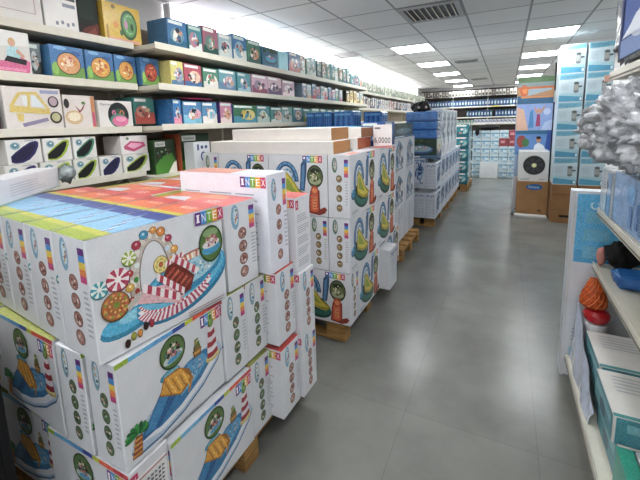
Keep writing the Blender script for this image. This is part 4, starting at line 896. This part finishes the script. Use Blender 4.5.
# ---------------------------------------------------------------- fourth stack
G4 = 'white and blue boxes of the fourth stack'
wf = carton('chair_box', .145, .4, .36, {'-y': art_grid_blue, '+x': art_white_blue(11, '#34609c')}, '#cfd3dc', eps=.0003)
wf2 = carton('chair_box', .145, .4, .42, {'-y': art_white_blue(12, '#34609c'), '+x': art_white_blue(13, '#4a80b4')}, '#cfd3dc', eps=.0003)
for c in range(3):
    put(wf2 if c == 2 else wf, 'white chair box, bottom tier front face of the fourth stack, %s from the aisle' % ORD[c], 'box', G4, (-.833-.0735-.149*c, 5.135+.2, .1435))
    put(wf2 if c == 1 else wf, 'white chair box, second tier front face of the fourth stack, %s from the aisle' % ORD[c], 'box', G4, (-.833-.0735-.149*c, 5.135+.2, .566))
for c in range(6):
    for r in range(2):
        put(wf2, 'white and blue chair box, %s tier, %s behind the front ones along the aisle' % (('bottom', 'second')[r], ORD[c]), 'box', G4, (-.833-.0735, 5.74+.405*c, .1435+.4225*r))
pb = carton('photo_box', .44, .4, .27, {'-y': art_pool_photo('#24402c', '#8fb0b8', '#3c5f98', 94), '+x': art_random(608, '#c9d0c4', ['#b8b04a', '#5c8a9c', '#2f4a6c'])}, '#22402f', eps=.0003)
put(pb, 'dark green box with a pool photo on the fourth stack, under the blue packs', 'box', None, (-.833-.222, 5.335, .988))
bl = carton('blue_pack', .42, .42, .12, {'-y': lambda f: (f.rect(.0, .0, 1, .12, '#1d4f94'), f.rect(.05, .75, .6, .85, '#4a90d0')), '+x': lambda f: (f.rect(.2, .05, .95, .95, '#c8d4e2'), f.rect(.3, .3, .6, .7, '#3a6fb0'))}, '#2a74bc', WRAP, eps=.0004, ch=.015)
for k in range(3): put(bl, 'bright blue wrapped pack, %s of three on the fourth stack' % ('lowest', 'middle', 'topmost')[k], 'pack', 'blue packs of the fourth stack', (-.833-.215, 5.345, 1.2585+.1215*k))
tallw = carton('tall_carton', .4, .42, .68, {'-y': lambda f: f.lines(.1, .1, .9, .9, 14, '#c2c8d0'), '+x': art_white_blue(15, '#8fa4b4')}, '#dadde0', eps=.0003)
for k in range(3): put(tallw, 'tall white carton above the chair boxes, %s along the aisle' % ORD[k], 'carton', 'tall white cartons of the fourth stack', (-.833-.2, 5.77+.44*k, .987))
put(tallw, 'tall white carton at the rear of the fourth stack, farthest along the aisle', 'carton', 'tall white cartons of the fourth stack', (-.833-.2, 5.77+.44*3, .987))
put(gb, 'dark green pool photo box on the stock cartons left of the blue packs', 'box', None, (-1.27+.0, 5.42-.0, 1.0)) if False else bpy.data.objects.remove(gb)
# dark snorkel gear on top of the blue packs
t = empty('snorkel_gear', (-1.3, 5.1, 1.6245)); t.location = (-1.07, 5.32, 1.6245); tag(t, 'tangle of black straps and masks on top of the blue packs', 'gear')
rg = random.Random(3)
for i in range(6):
    a = rg.random()*6.28; b = a+1+rg.random(); r = .12
    mb = MB(); P = [Vector((cos(a)*r, sin(a)*r*.8, .02)), Vector((cos(a)*.05, sin(a)*.05, .09+.05*rg.random())), Vector((cos(b)*.07, sin(b)*.07, .1+.05*rg.random())), Vector((cos(b)*r, sin(b)*r*.8, .02))]
    for p, q in zip(P, P[1:]): mb.cyl(p, q, .018, .018, '#1a1a1c', 8)
    mb.build('strap', DARK, t)
o = blob('mask', DARK, 0, 0, .0, .1, .09, .05, .3, 6, parent=t)
o = blob('mask', DARK, -.1, .05, .0, .07, .07, .07, .3, 7, parent=t)
for s in (0, 1):
    mb = MB(); mb.cyl((-.03+.1*s, -.1, .06), (-.025+.1*s, -.105, .06), .018, .018, '#c8b8a8', 10); mb.build('lens', PRINT, t)

# ---------------------------------------------------------------- teal packs, foam stacks, far stock
tp = carton('teal_pack', .27, .4, .25, {'-y': art_random(701, '#2f8a94', ['#1f6a78', '#6ab8bc', '#3a9aa8']), '+x': art_random(702, '#3a98a8', ['#1f6a78', '#8accd0'])}, '#2f8490', WRAP, eps=.0004, ch=.02)
for k in range(5): put(tp, 'teal wrapped pack, %s in the stack on the reddish pallet' % ('lowest', 'second', 'third', 'fourth', 'topmost')[k], 'pack', 'teal packs near the back', (-.69-.135, 8.36, .1435+.252*k))
for k in range(5): put(tp, 'teal wrapped pack behind the front teal stack, %s from the bottom' % ORD[k], 'pack', 'teal packs near the back', (-.70-.135, 8.82, .1435+.252*k))
fo = carton('foam_pack', .2, .24, .2, {'-y': lambda f: (f.rect(.05, .55, .95, .7, '#6a9cb8'), f.ell(.3, .4, .04, .03, '#9fc0d0', n=10), f.ell(.7, .35, .05, .03, '#c8dce4', n=10), f.rect(.5, .08, .9, .2, '#88b0c4'))}, '#c6d8e0', WRAP, eps=.0005, ch=.012)
rb = carton('foam_pack', .2, .24, .2, {'-y': lambda f: (f.rect(.05, .1, .95, .9, '#9c3f4a'), f.rect(.15, .4, .6, .7, '#c98a8c'))}, '#a8505a', WRAP, eps=.0005, ch=.012)
gr = 'pale blue packs near the back'
for c in range(5):
    for k in range(6):
        if c in (1, 2) and k < 2: continue
        if c == 4 and k > 3: p = rb
        elif c == 3 and k == 4: p = rb
        else: p = fo
        if c == 4 and k == 5: pass
        put(p, '%s pack, %s from the left and %s from the bottom in the back stack' % ('red' if p is rb else 'pale blue', ORD[c], ORD[k]), 'pack', gr, (-.68+.21*c, 10.5, .001+.2015*k))
bw = carton('white_carton', .42, .4, .4, {'-y': lambda f: f.rect(.02, .02, .98, .98, '#dde0e2')}, '#dcdfe2'); bw.location = (-.37, 10.45, .001); tag(bw, 'large blank white carton on the floor near the back', 'carton')
# black padded bag draped over the packs
t = empty('padded_bag', (-.45, 10.42, 1.2125)); tag(t, 'black padded bag draped over the pale blue packs', 'bag')
BK = mat('black_fabric', '#141416', rough=.75, noise=.2)
blob('body', BK, .04, .0, .0, .25, .1, .075, .12, 41, n=40, parent=t)
blob('end_pad', BK, -.22, -.14, -.14, .05, .07, .14, .12, 42, n=28, parent=t)
# ---------------------------------------------------------------- right: brown cartons, fan box, pool boxes, filter tower
def art_brown(f): f.ell(.55, .84, f.W*.26, f.H*.09, '#2f6aa8', n=20); f.text('Intex', .38, .8, .72, .89, '#c8dcec'); f.rect(.7, .12, .74, .18, '#4c3420'); f.rect(.76, .12, .8, .18, '#4c3420'); f.rect(0, .49, 1, .495, '#8a6844')
def art_brown2(f): f.rect(0, .74, 1, .76, '#7a5836'); f.rect(.35, .15, .8, .21, '#2c2018'); f.rect(.1, .35, .9, .355, '#8a6844')
o = carton('brown_carton', .42, .42, .53, {'-y': art_brown}, '#a17c54', CARD, eps=.0003); o.location = (.395, 6.63, .001); tag(o, 'brown cardboard carton with a blue oval emblem under the fan box', 'carton')
o = carton('brown_carton', .3, .4, .55, {'-y': art_brown2}, '#96704a', CARD, eps=.0003); o.location = (.765, 6.28, .001); tag(o, 'brown cardboard carton under the filter box tower, beside the fan box', 'carton')
o = carton('brown_carton', .34, .4, .55, {'-y': art_brown2}, '#96704a', CARD, eps=.0003); o.location = (1.1, 6.28, .001); tag(o, 'brown cardboard carton under the right filter tower, behind the shelf end', 'carton')
t = empty('dolly', (.38, 6.3, 0)); tag(t, 'low pale dolly board with a grey wheel beside the brown carton', 'dolly')
mb = MB(); mb.box(-.22, .21, -.06, .08, .002, .03, '#c9c7c2', ch=.003); mb.build('board', PRINTM, t)
mb = MB(); mb.cyl((-.262, .02, .065), (-.23, .02, .065), .06, .06, '#7d8488', 20); mb.cyl((-.266, .02, .065), (-.262, .02, .065), .025, .03, '#c4c8ca', 14); mb.build('wheel', PRINTM, t)
def art_fan(f):
    r = .145
    f.ell(.52, .54, r+.01, r+.01, '#bcbcb8', n=32); f.ell(.52, .54, r, r, '#1c1c1e', n=32); f.arc(.52, .54, r*.93, r*.93, .006, ['#57575a', '#2a2a2c'], 0, 360, n=40)
    for i in range(7):
        a = 2*pi*i/7
        f.poly([(.52+.035*cos(a)/f.W, .54+.035*sin(a)/f.H), (.52+.12*cos(a-.25)/f.W, .54+.12*sin(a-.25)/f.H), (.52+.125*cos(a+.3)/f.W, .54+.125*sin(a+.3)/f.H), (.52+.035*cos(a+.7)/f.W, .54+.035*sin(a+.7)/f.H)], '#3b3b3f')
    for q in (.4, .6, .78): f.arc(.52, .54, r*q, r*q, .0025, ['#6c6c70'], 0, 360, n=28)
    f.ell(.52, .54, .034, .034, '#d8d494', n=20); f.ell(.52, .54, .016, .016, '#f0ecc8', n=14)
    f.rect(.1, .05, .4, .1, '#b8babc'); f.rect(.7, .05, .9, .1, '#b8babc')
o = carton('fan_box', .4, .4, .46, {'-y': art_fan}, '#d9d8d4', eps=.0003); o.location = (.39, 6.635, .532); tag(o, 'white box with a large black fan picture standing on a brown carton', 'box')
def art_orange(f):
    rg = random.Random(3)
    f.rect(0, .0, 1, .3, '#3a6a8c'); f.rect(0, .3, 1, .62, '#b98a5c'); f.rect(0, .62, 1, .8, '#8a9a98'); f.rect(0, .8, 1, 1, '#5c7a50'); f.ell(.18, .5, .055, .09, '#c85a28'); f.ell(.2, .52, .035, .06, '#dc8a3c')
    f.poly([(.3, .3), (.95, .5), (.95, .62), (.3, .55)], '#9fb0b8'); f.rect(0, .56, 1, .64, '#c86a34'); f.rect(.1, .22, 1, .29, '#d08a50')
def art_lady(f):
    f.rect(0, 0, 1, 1, '#8fa8d8'); f.poly([(0, 0), (.35, 0), (.2, .8), (0, .9)], '#d8b098'); f.poly([(.35, .1), (.5, .1), (.46, .8), (.38, .7)], '#4a8ac0'); f.poly([(.55, .15), (.68, .15), (.66, .6), (.58, .62)], '#a8406c'); f.ell(.62, .74, .03, .035, '#c99880')
    f.poly([(.68, .6), (.8, .9), (.76, .92), (.64, .66)], '#c99880'); f.poly([(.56, .6), (.48, .86), (.52, .88), (.6, .66)], '#c99880'); f.poly([(.7, .0), (1, 0), (1, .4), (.8, .3)], '#b8c8e8'); f.ell(.85, .7, .05, .05, '#c0cce8')
def art_man(f):
    f.rect(0, 0, 1, 1, '#5c8ac4'); f.ell(.18, .55, .07, .1, '#a0483a'); f.ell(.3, .5, .05, .07, '#4c7a4a'); f.poly([(.5, .0), (.95, .0), (.8, .4), (.66, .5), (.56, .4)], '#e4e8ee'); f.ell(.66, .62, .035, .045, '#b88468'); f.ell(.66, .7, .035, .025, '#2a201c'); f.rect(0, .85, 1, 1, '#2c6a8c'); f.poly([(.85, .3), (1, .2), (1, 1), (.9, 1)], '#2c4f9c')
zb = .001
pst = [(.54, 'plain', None), (.42, 'man', art_man), (.40, 'lady', art_lady), (.42, 'orange', art_orange)]
pl = carton('plain_carton', .5, .35, .54, {}, '#cfcfd2'); pl.location = (.385, 7.05, .001); tag(pl, 'plain carton standing behind the fan box at the bottom', 'carton')
pl2 = carton('plain_carton', .5, .35, .36, {}, '#9fb4cf'); pl2.location = (.385, 7.05, .5415); tag(pl2, 'blue-grey carton hidden behind the fan box, second from the floor', 'carton')
for z, h, fn, body, lab in ((.9025, .395, art_man, '#4a7ab4', 'blue pool box with a man in white above the fan box'), (1.2985, .42, art_lady, '#8fa4d4', 'pale blue pool box with a woman waving, above the box with the man'), (1.7195, .42, art_orange, '#8c7a5c', 'pool box with orange beach picture at the top of the stack')):
    o = carton('big_pool_box', .5, .35, h, {'-y': fn}, body, eps=.0004); o.location = (.385, 7.05, z); tag(o, lab, 'box')
fp = carton('filter_box', .285, .36, .38, {'-y': art_filter}, '#c3d6de', eps=.0003)
FH = .3812
for c in range(2):
    for k in range(5):
        put(fp, 'blue banded filter pump box, %s tower, %s from the bottom' % (('left', 'right')[c], ORD[k]), 'box', 'filter pump boxes in two towers', (.757+.308*c, 6.28, .552+FH*k))
mb = MB(); mb.box(-.02, .02, -.02, .02, 0, 2.35, '#2a2c2e', ch=.003); o = mb.build('steel_post', DARK, None, (.592, 6.9+.35-.0, 0)); o.location = (.665, 7.05, 0); tag(o, 'dark steel post between the pool boxes and the filter towers', 'post')
mb = MB(); mb.box(-.02, .02, -.002, .002, -.09, .09, '#f0f0f0'); mb.build('white_label', PRINTM, o, (-.003, -.0235, 1.83))

# ---------------------------------------------------------------- right shelving
GX, UX, BXF = .90, .45, .36
t = empty('shelving_unit', (.65, 1.0, 0)); tag(t, 'cream shelving along the right side of the aisle with a deep base shelf', 'shelving')
Y0, Y1 = -.6, 2.36
def board(x0, z, name='shelf_board'):
    mb = MB(); mb.box(x0+.004-.65, GX-.65, Y0-1, Y1-1, z-.04, z-.008, ch=.003); mb.box(x0-.65, x0+.004-.65, Y0-1, Y1-1, z-.045, z+.0, ch=.0015)
    b = mb.build(name, SHELF, t)
    mb = MB(); mb.box(x0-.0035-.65, x0-.0015-.65, Y0-1+.01, Y1-1-.01, z-.035, z-.028); mb.build('price_rail', mat('rail_grey', '#7a766c', rough=.5), b)
for z in (.72, 1.02, 1.715): board(UX, z)
board(BXF, .15, 'base_shelf')
mb = MB(); mb.box(BXF+.03-.65, BXF+.05-.65, Y0-1, Y1-1, .0, .1); mb.build('kick_plate', SHELF, t)
mb = MB(); mb.box(GX+.005-.65, GX+.02-.65, Y0-1, Y1-1, .0, 2.1); mb.build('back_panel', SHELFBACK, t)
for y in (Y0+.02, .9, Y1-.02):
    mb = MB(); mb.box(GX-.03-.65, GX+.003-.65, y-.02-1, y+.02-1, 0, 2.1, ch=.002); mb.build('upright', SHELF, t)
# big box standing at the end of the shelving, face to the camera
def art_end(f):
    f.rect(.045, .635, .985, .985, '#5cbcea'); f.rect(.045, .635, .985, .70, '#48acdf')
    for i in range(3):
        for j in range(3): f.rect(.12+.28*j, .66+.09*i, .34+.28*j, .72+.09*i, '#78c2e2')
    f.arc(.2, .93, .022, .022, .008, ['#d8ecf4'], 120, 420, n=12); f.rect(.26, .91, .3, .95, '#d8ecf4')
    for y in (.54, .595):
        f.poly([(.24, y-.02), (.32, y), (.24, y+.03), (.27, y)], '#3f86b4'); f.poly([(.4, y-.02), (.3, y), (.4, y+.03), (.36, y)], '#5fa0c8')
    f.rect(.07, .11, .3, .17, '#a8d0e0'); f.rect(.1, .12, .2, .15, '#2f5f74'); f.rect(.1, .065, .24, .1, '#4d9c84'); f.rect(.12, .06, .2, .085, '#1f4a5c'); f.lines(.08, .2, .32, .28, 4, '#b4c4cc')
    f.rect(0, 0, .025, 1, '#d6d6d8')
o = carton('end_carton', .52, .085, 1.1, {'-y': art_end, '-x': lambda f: f.rect(.05, .005, .95, .995, '#c9ccd2')}, '#dfe2e8', eps=.0003); o.location = (.34+.26, 2.42, .001); tag(o, 'tall white carton with sky blue front standing at the end of the right shelving', 'carton')

# light blue shrink-wrapped carton on the shelf
def art_lb(f):
    f.rect(.02, .02, .98, .98, '#93b4dc')
    for i in range(7): f.rect(.05, .1+.12*i, .95, .11+.12*i, '#7fa2cf')
    f.rect(.38, .55, .56, .85, '#6fa8dc'); f.rect(.45, .1, .52, .5, '#5f8cc4'); f.rect(.6, .15, .66, .6, '#5f8cc4'); f.rect(.72, .4, .92, .8, '#7ab0e0'); f.lines(.7, .1, .95, .35, 5, '#5c80b4')
def art_lbend(f):
    f.rect(.04, .03, .6, .95, '#d2d8dc'); f.rect(.66, .03, .97, .95, '#8fb0d8'); f.rect(.6, .08, .67, .8, '#2f3f5c'); f.lines(.1, .2, .5, .8, 9, '#b4bcc4')
o = carton('wrapped_carton', .36, .5, .235, {'-x': art_lb, '-y': art_lbend}, '#a9bfdc', WRAP, eps=.0003, ch=.006); o.location = (.47+.18, 1.87, 1.0125); o.rotation_euler = (0, 0, .04); tag(o, 'light blue film-wrapped carton standing on the shelf under the grey bags', 'carton')
o = carton('wrapped_carton', .36, .22, .225, {'-x': art_lbend, '-y': art_lbend}, '#c2cdd6', WRAP, eps=.0003, ch=.006); o.location = (.455+.18, 2.24, 1.0125); tag(o, 'white film-wrapped carton at the far end of the shelf under the grey bags', 'carton')
o = carton('wrapped_carton', .36, .6, .235, {'-x': art_lb}, '#a9bfdc', WRAP, eps=.0003, ch=.006); o.location = (.46+.18, 1.27, 1.0125); tag(o, 'light blue film-wrapped carton nearest on the right shelf, mostly out of view', 'carton')
# grey crumpled bags
for i, (x, y, z, sx, sy, sz, s, lab) in enumerate(((.53, 2.19, 1.2505, .2, .145, .175, 3, 'silvery crumpled plastic bag at the far end above the wrapped cartons'), (.53, 1.855, 1.2505, .22, .13, .18, 5, 'silvery crumpled plastic bag in the middle of the heap above the wrapped cartons'),
        (.55, 1.52, 1.2505, .21, .135, .155, 8, 'silvery crumpled plastic bag nearest, cut by the picture edge'))):
    tag(blob('plastic_bag', PLASTIC, x, y, z, sx, sy, sz, .26, s, n=120, freq=5), lab, 'bag', 'silvery crumpled bags')
# upper shelf goods
t = empty('quilt_bag', (.575, 1.965, 1.7085)); tag(t, 'silver film bag with a blue picture standing on the upper right shelf', 'bag')
o = blob('film', FOIL, .0, .0, .0, .13, .38, .3, .18, 14, n=96, parent=t, flat=True, freq=6, fe=.22)
mb = MB(); mb.box(-.15, -.145, -.44, .12, .03, .55, '#27519c'); f = Fr(mb, (-.1505, .12, .03), (0, -1, 0), (0, 0, 1), .56, .52, .0006)
f.rect(0, 0, .06, 1, '#1b2f6c'); f.rect(.06, .0, 1, .14, '#6f8cc0'); f.ell(.5, .2, .12, .05, '#c4d0e2', n=12); f.rect(.14, .5, .9, .95, '#2f66b8'); f.ell(.3, .62, .05, .06, '#1c3f7c', n=12); f.poly([(.1, .15), (.5, .3), (.9, .2), (.9, .14)], '#dfe6f0')
mb.build('picture_panel', PRINTM, t)
mb = MB(); mb.box(-.012, .012, -.003, .003, -.015, .015, '#e8b8a4'); o = mb.build('shelf_glow_patch', PRINTM, None, (.44, 2.345, 1.685)); tag(o, 'small pink patch painted for a glow at the end of the upper right shelf', 'glow patch')  # pink colour stands in for a small glow at the shelf end

# middle shelf: black hat-like bag and blue bag
tag(blob('black_cap', mat('black_cloth', '#14110f', rough=.8, noise=.3, nscale=20), .545, 2.27, .7125, .06, .07, .06, .45, 21, n=32, freq=2.5), 'black crumpled cloth cap on the middle right shelf', 'cap')
tag(blob('blue_bag', BLUEWRAP, .60, 2.06, .7125, .125, .07, .035, .25, 22, n=48, flat=True), 'blue film-wrapped flat bag on the middle right shelf', 'bag')
tag(blob('clear_bag', mat('clear_bag_film', '#aeb8c0', rough=.2, noise=.3, bump=.8, bscale=25, coat=.6), .66, 2.31, .7125, .03, .03, .05, .3, 23, n=32), 'pale clear plastic bag behind the black cap', 'bag')

# base shelf goods
def art_whitebox(f): f.lines(.1, .5, .6, .9, 5, '#b8bcc0'); f.ell(.7, .3, .05, .03, '#6a5a50', n=12); f.ell(.75, .2, .03, .03, '#a86a5a', n=10); f.rect(0, 0, 1, .06, '#4f9a9c')
def art_tealside(f): f.rect(.02, .02, .98, .98, '#4a8f9c'); f.rect(.1, .5, .9, .8, '#7ab4bc'); f.ell(.5, .3, .05, .03, '#2a5f70', n=12)
def base_box(x0, x1, y0, y1, z, h, lab, side, top, rz=0, body='#dcdad6'):
    o = carton('gift_box', x1-x0, y1-y0, h, {'-x': side, '-y': side, '+z': top}, body, eps=.0003); o.location = ((x0+x1)/2, (y0+y1)/2, z); o.rotation_euler = (0, 0, rz); return tag(o, lab, 'box', 'boxes on the right base shelf')
BZ2 = .1425
base_box(.43, .84, 1.86, 2.17, BZ2, .15, 'lower teal box at the far end of the base shelf', art_tealside, blank)
base_box(.42, .83, 1.545, 1.85, BZ2, .15, 'lower teal box in the middle of the base shelf', art_tealside, blank)
base_box(.415, .82, 1.865, 2.18, BZ2+.1515, .11, 'upper box with printed white lid and teal side, farther one', art_tealside, art_whitebox)
base_box(.40, .81, 1.55, 1.845, BZ2+.1515, .11, 'upper box with printed white lid and teal side, nearer one', art_tealside, art_whitebox)
for i in range(6):
    c = ('#2f9c86', '#cfcfcf')[i % 2]
    o = carton('folder', .05, .34, .155, {'+z': (lambda f: f.lines(.2, .1, .8, .4, 4, '#a8a8ac')) if i % 2 else blank}, c, eps=.0003, cols={'+z': c}); o.location = (.41+.026+.056*i, 1.365, BZ2); tag(o, '%s upright box file, %s from the aisle at the near end of the base shelf' % (('green', 'white')[i % 2], ORD[i]), 'folder', 'green and white box files')
# glossy sheet leaning along the base shelf edge
t = empty('plastic_sheet', (.395, 1.95, BZ2)); tag(t, 'long glossy pale plastic sheet leaning along the base shelf edge', 'sheet')
mb = MB(); n = 13
def q(a, b):
    y = .38-.04*a; h = .06+.29*max(0, 1-a/n)**1.0
    return (-.02+.03*(1-b/6)*0+.022*(b/6)+.004*sin(a*1.1+b*.8), y, .003+h*b/6+.006*sin(a*1.7)*(b/6))
for i in range(n):
    for j in range(6): mb.face([q(i, j), q(i+1, j), q(i+1, j+1), q(i, j+1)], '#c6cede')
mb.build('sheet', mat('glossy_sheet', '#bcc4d6', rough=.2, noise=.25, nscale=5, bump=.5, bscale=12, coat=.7), t, smooth=True)
mb = MB(); mb.cyl((.0, .06, .09), (.0, -.06, .03), .0035, .0035, '#1c2430', 6); mb.build('edge_cord', DARK, t)
# orange net bag and red bowl on a white tub
t = empty('red_bowl', (.465, 2.245, BZ2)); tag(t, 'shiny red plastic bowl on a white tub below the orange net', 'bowl')
mb = MB(); mb.cyl((0, 0, 0), (0, 0, .285), .04, .05, '#d8d8da', 20); mb.build('white_tub', PRINT, t)
mb = MB(); prof = [(.0, .286), (.04, .288), (.052, .3), (.06, .318), (.06, .334), (.048, .354), (.025, .366), (0, .368)]
n = 24
for i in range(n):
    a0, a1 = 2*pi*i/n, 2*pi*(i+1)/n
    for (r0, z0), (r1, z1) in zip(prof, prof[1:]):
        mb.face([(r0*cos(a0), r0*sin(a0), z0), (r0*cos(a1), r0*sin(a1), z0), (r1*cos(a1), r1*sin(a1), z1), (r1*cos(a0), r1*sin(a0), z1)], '#b81c28')
mb.build('bowl', mat('red_plastic', '#b01824', rough=.15, coat=.7), t, smooth=True)
t = empty('orange_net', (.447, 2.25, .512)); tag(t, 'orange mesh net bag bulging out under the middle shelf edge', 'net bag')
mb = MB(); n = 16
prof = [(0, .0), (.052, .0), (.062, .015), (.06, .04), (.052, .075), (.04, .105), (.03, .13), (.02, .148), (.0, .15)]
for i in range(n):
    a0, a1 = 2*pi*i/n, 2*pi*(i+1)/n
    for (r0, z0), (r1, z1) in zip(prof, prof[1:]):
        mb.face([(r0*cos(a0), r0*sin(a0), z0), (r0*cos(a1), r0*sin(a1), z0), (r1*cos(a1), r1*sin(a1), z1), (r1*cos(a0), r1*sin(a0), z1)], '#d8641c')
mb.build('bag', NET, t, smooth=True)
for i in range(12):
    a = 2*pi*i/12; mb = MB(); P = []
    for k in range(6):
        rr_ = (.0615, .0605, .054, .043, .033, .021)[k]; P.append(Vector((rr_*cos(a+k*.35), rr_*sin(a+k*.35), .01+.028*k)))
    for p, r in zip(P, P[1:]): mb.cyl(p, r, .002, .002, '#e07a30', 5)
    mb.build('cord', PRINT, t)
tag(blob('pink_toy', mat('pink_plastic', '#c98a80', rough=.4, noise=.2), .475, 2.31, .7125, .02, .03, .05, .3, 31, n=20), 'salmon pink toy standing at the far end beside the blue carton front', 'toy')

# ---------------------------------------------------------------- camera and light
def Rm(yaw, pitch, roll):
    f = Vector((-sin(yaw)*cos(pitch), cos(yaw)*cos(pitch), -sin(pitch))); r = Vector((cos(yaw), sin(yaw), 0)); d = f.cross(r)
    return r*cos(roll)+d*sin(roll), -r*sin(roll)+d*cos(roll), f
r_, d_, f_ = Rm(radians(27.02), radians(8.74), radians(1.61))
cd = bpy.data.cameras.new('camera'); cam = bpy.data.objects.new('camera', cd); COL.objects.link(cam)
up_ = -d_; back = -f_
M = Matrix(((r_.x, up_.x, back.x, 0), (r_.y, up_.y, back.y, 0), (r_.z, up_.z, back.z, 1.5), (0, 0, 0, 1)))
cam.matrix_world = M
cd.sensor_width = 36; cd.lens = 366/640*36; cd.shift_y = -60/640; cd.clip_start = .02
bpy.context.scene.camera = cam
w = bpy.data.worlds.new('world'); bpy.context.scene.world = w; w.use_nodes = True
w.node_tree.nodes['Background'].inputs[0].default_value = (.9, .95, 1, 1); w.node_tree.nodes['Background'].inputs[1].default_value = .8
def area(x, y, z, sx, sy, e, rot=(0, 0, 0), col=(1, .985, .96)):
    l = bpy.data.lights.new('lamp', 'AREA'); l.shape = 'RECTANGLE'; l.size = sx; l.size_y = sy; l.energy = e; l.color = col
    o = bpy.data.objects.new('lamp', l); COL.objects.link(o); o.location = (x, y, z); o.rotation_euler = rot; return o
area(WX+.2, 7, 2.5, .15, 8, 14, (0, radians(-60), 0))
sc = bpy.context.scene
sc.view_settings.view_transform = 'Standard'; sc.view_settings.look = 'None'; sc.view_settings.exposure = .45; sc.view_settings.gamma = .92
sc.cycles.use_denoising = True
sc.cycles.max_bounces = 6; sc.cycles.diffuse_bounces = 4
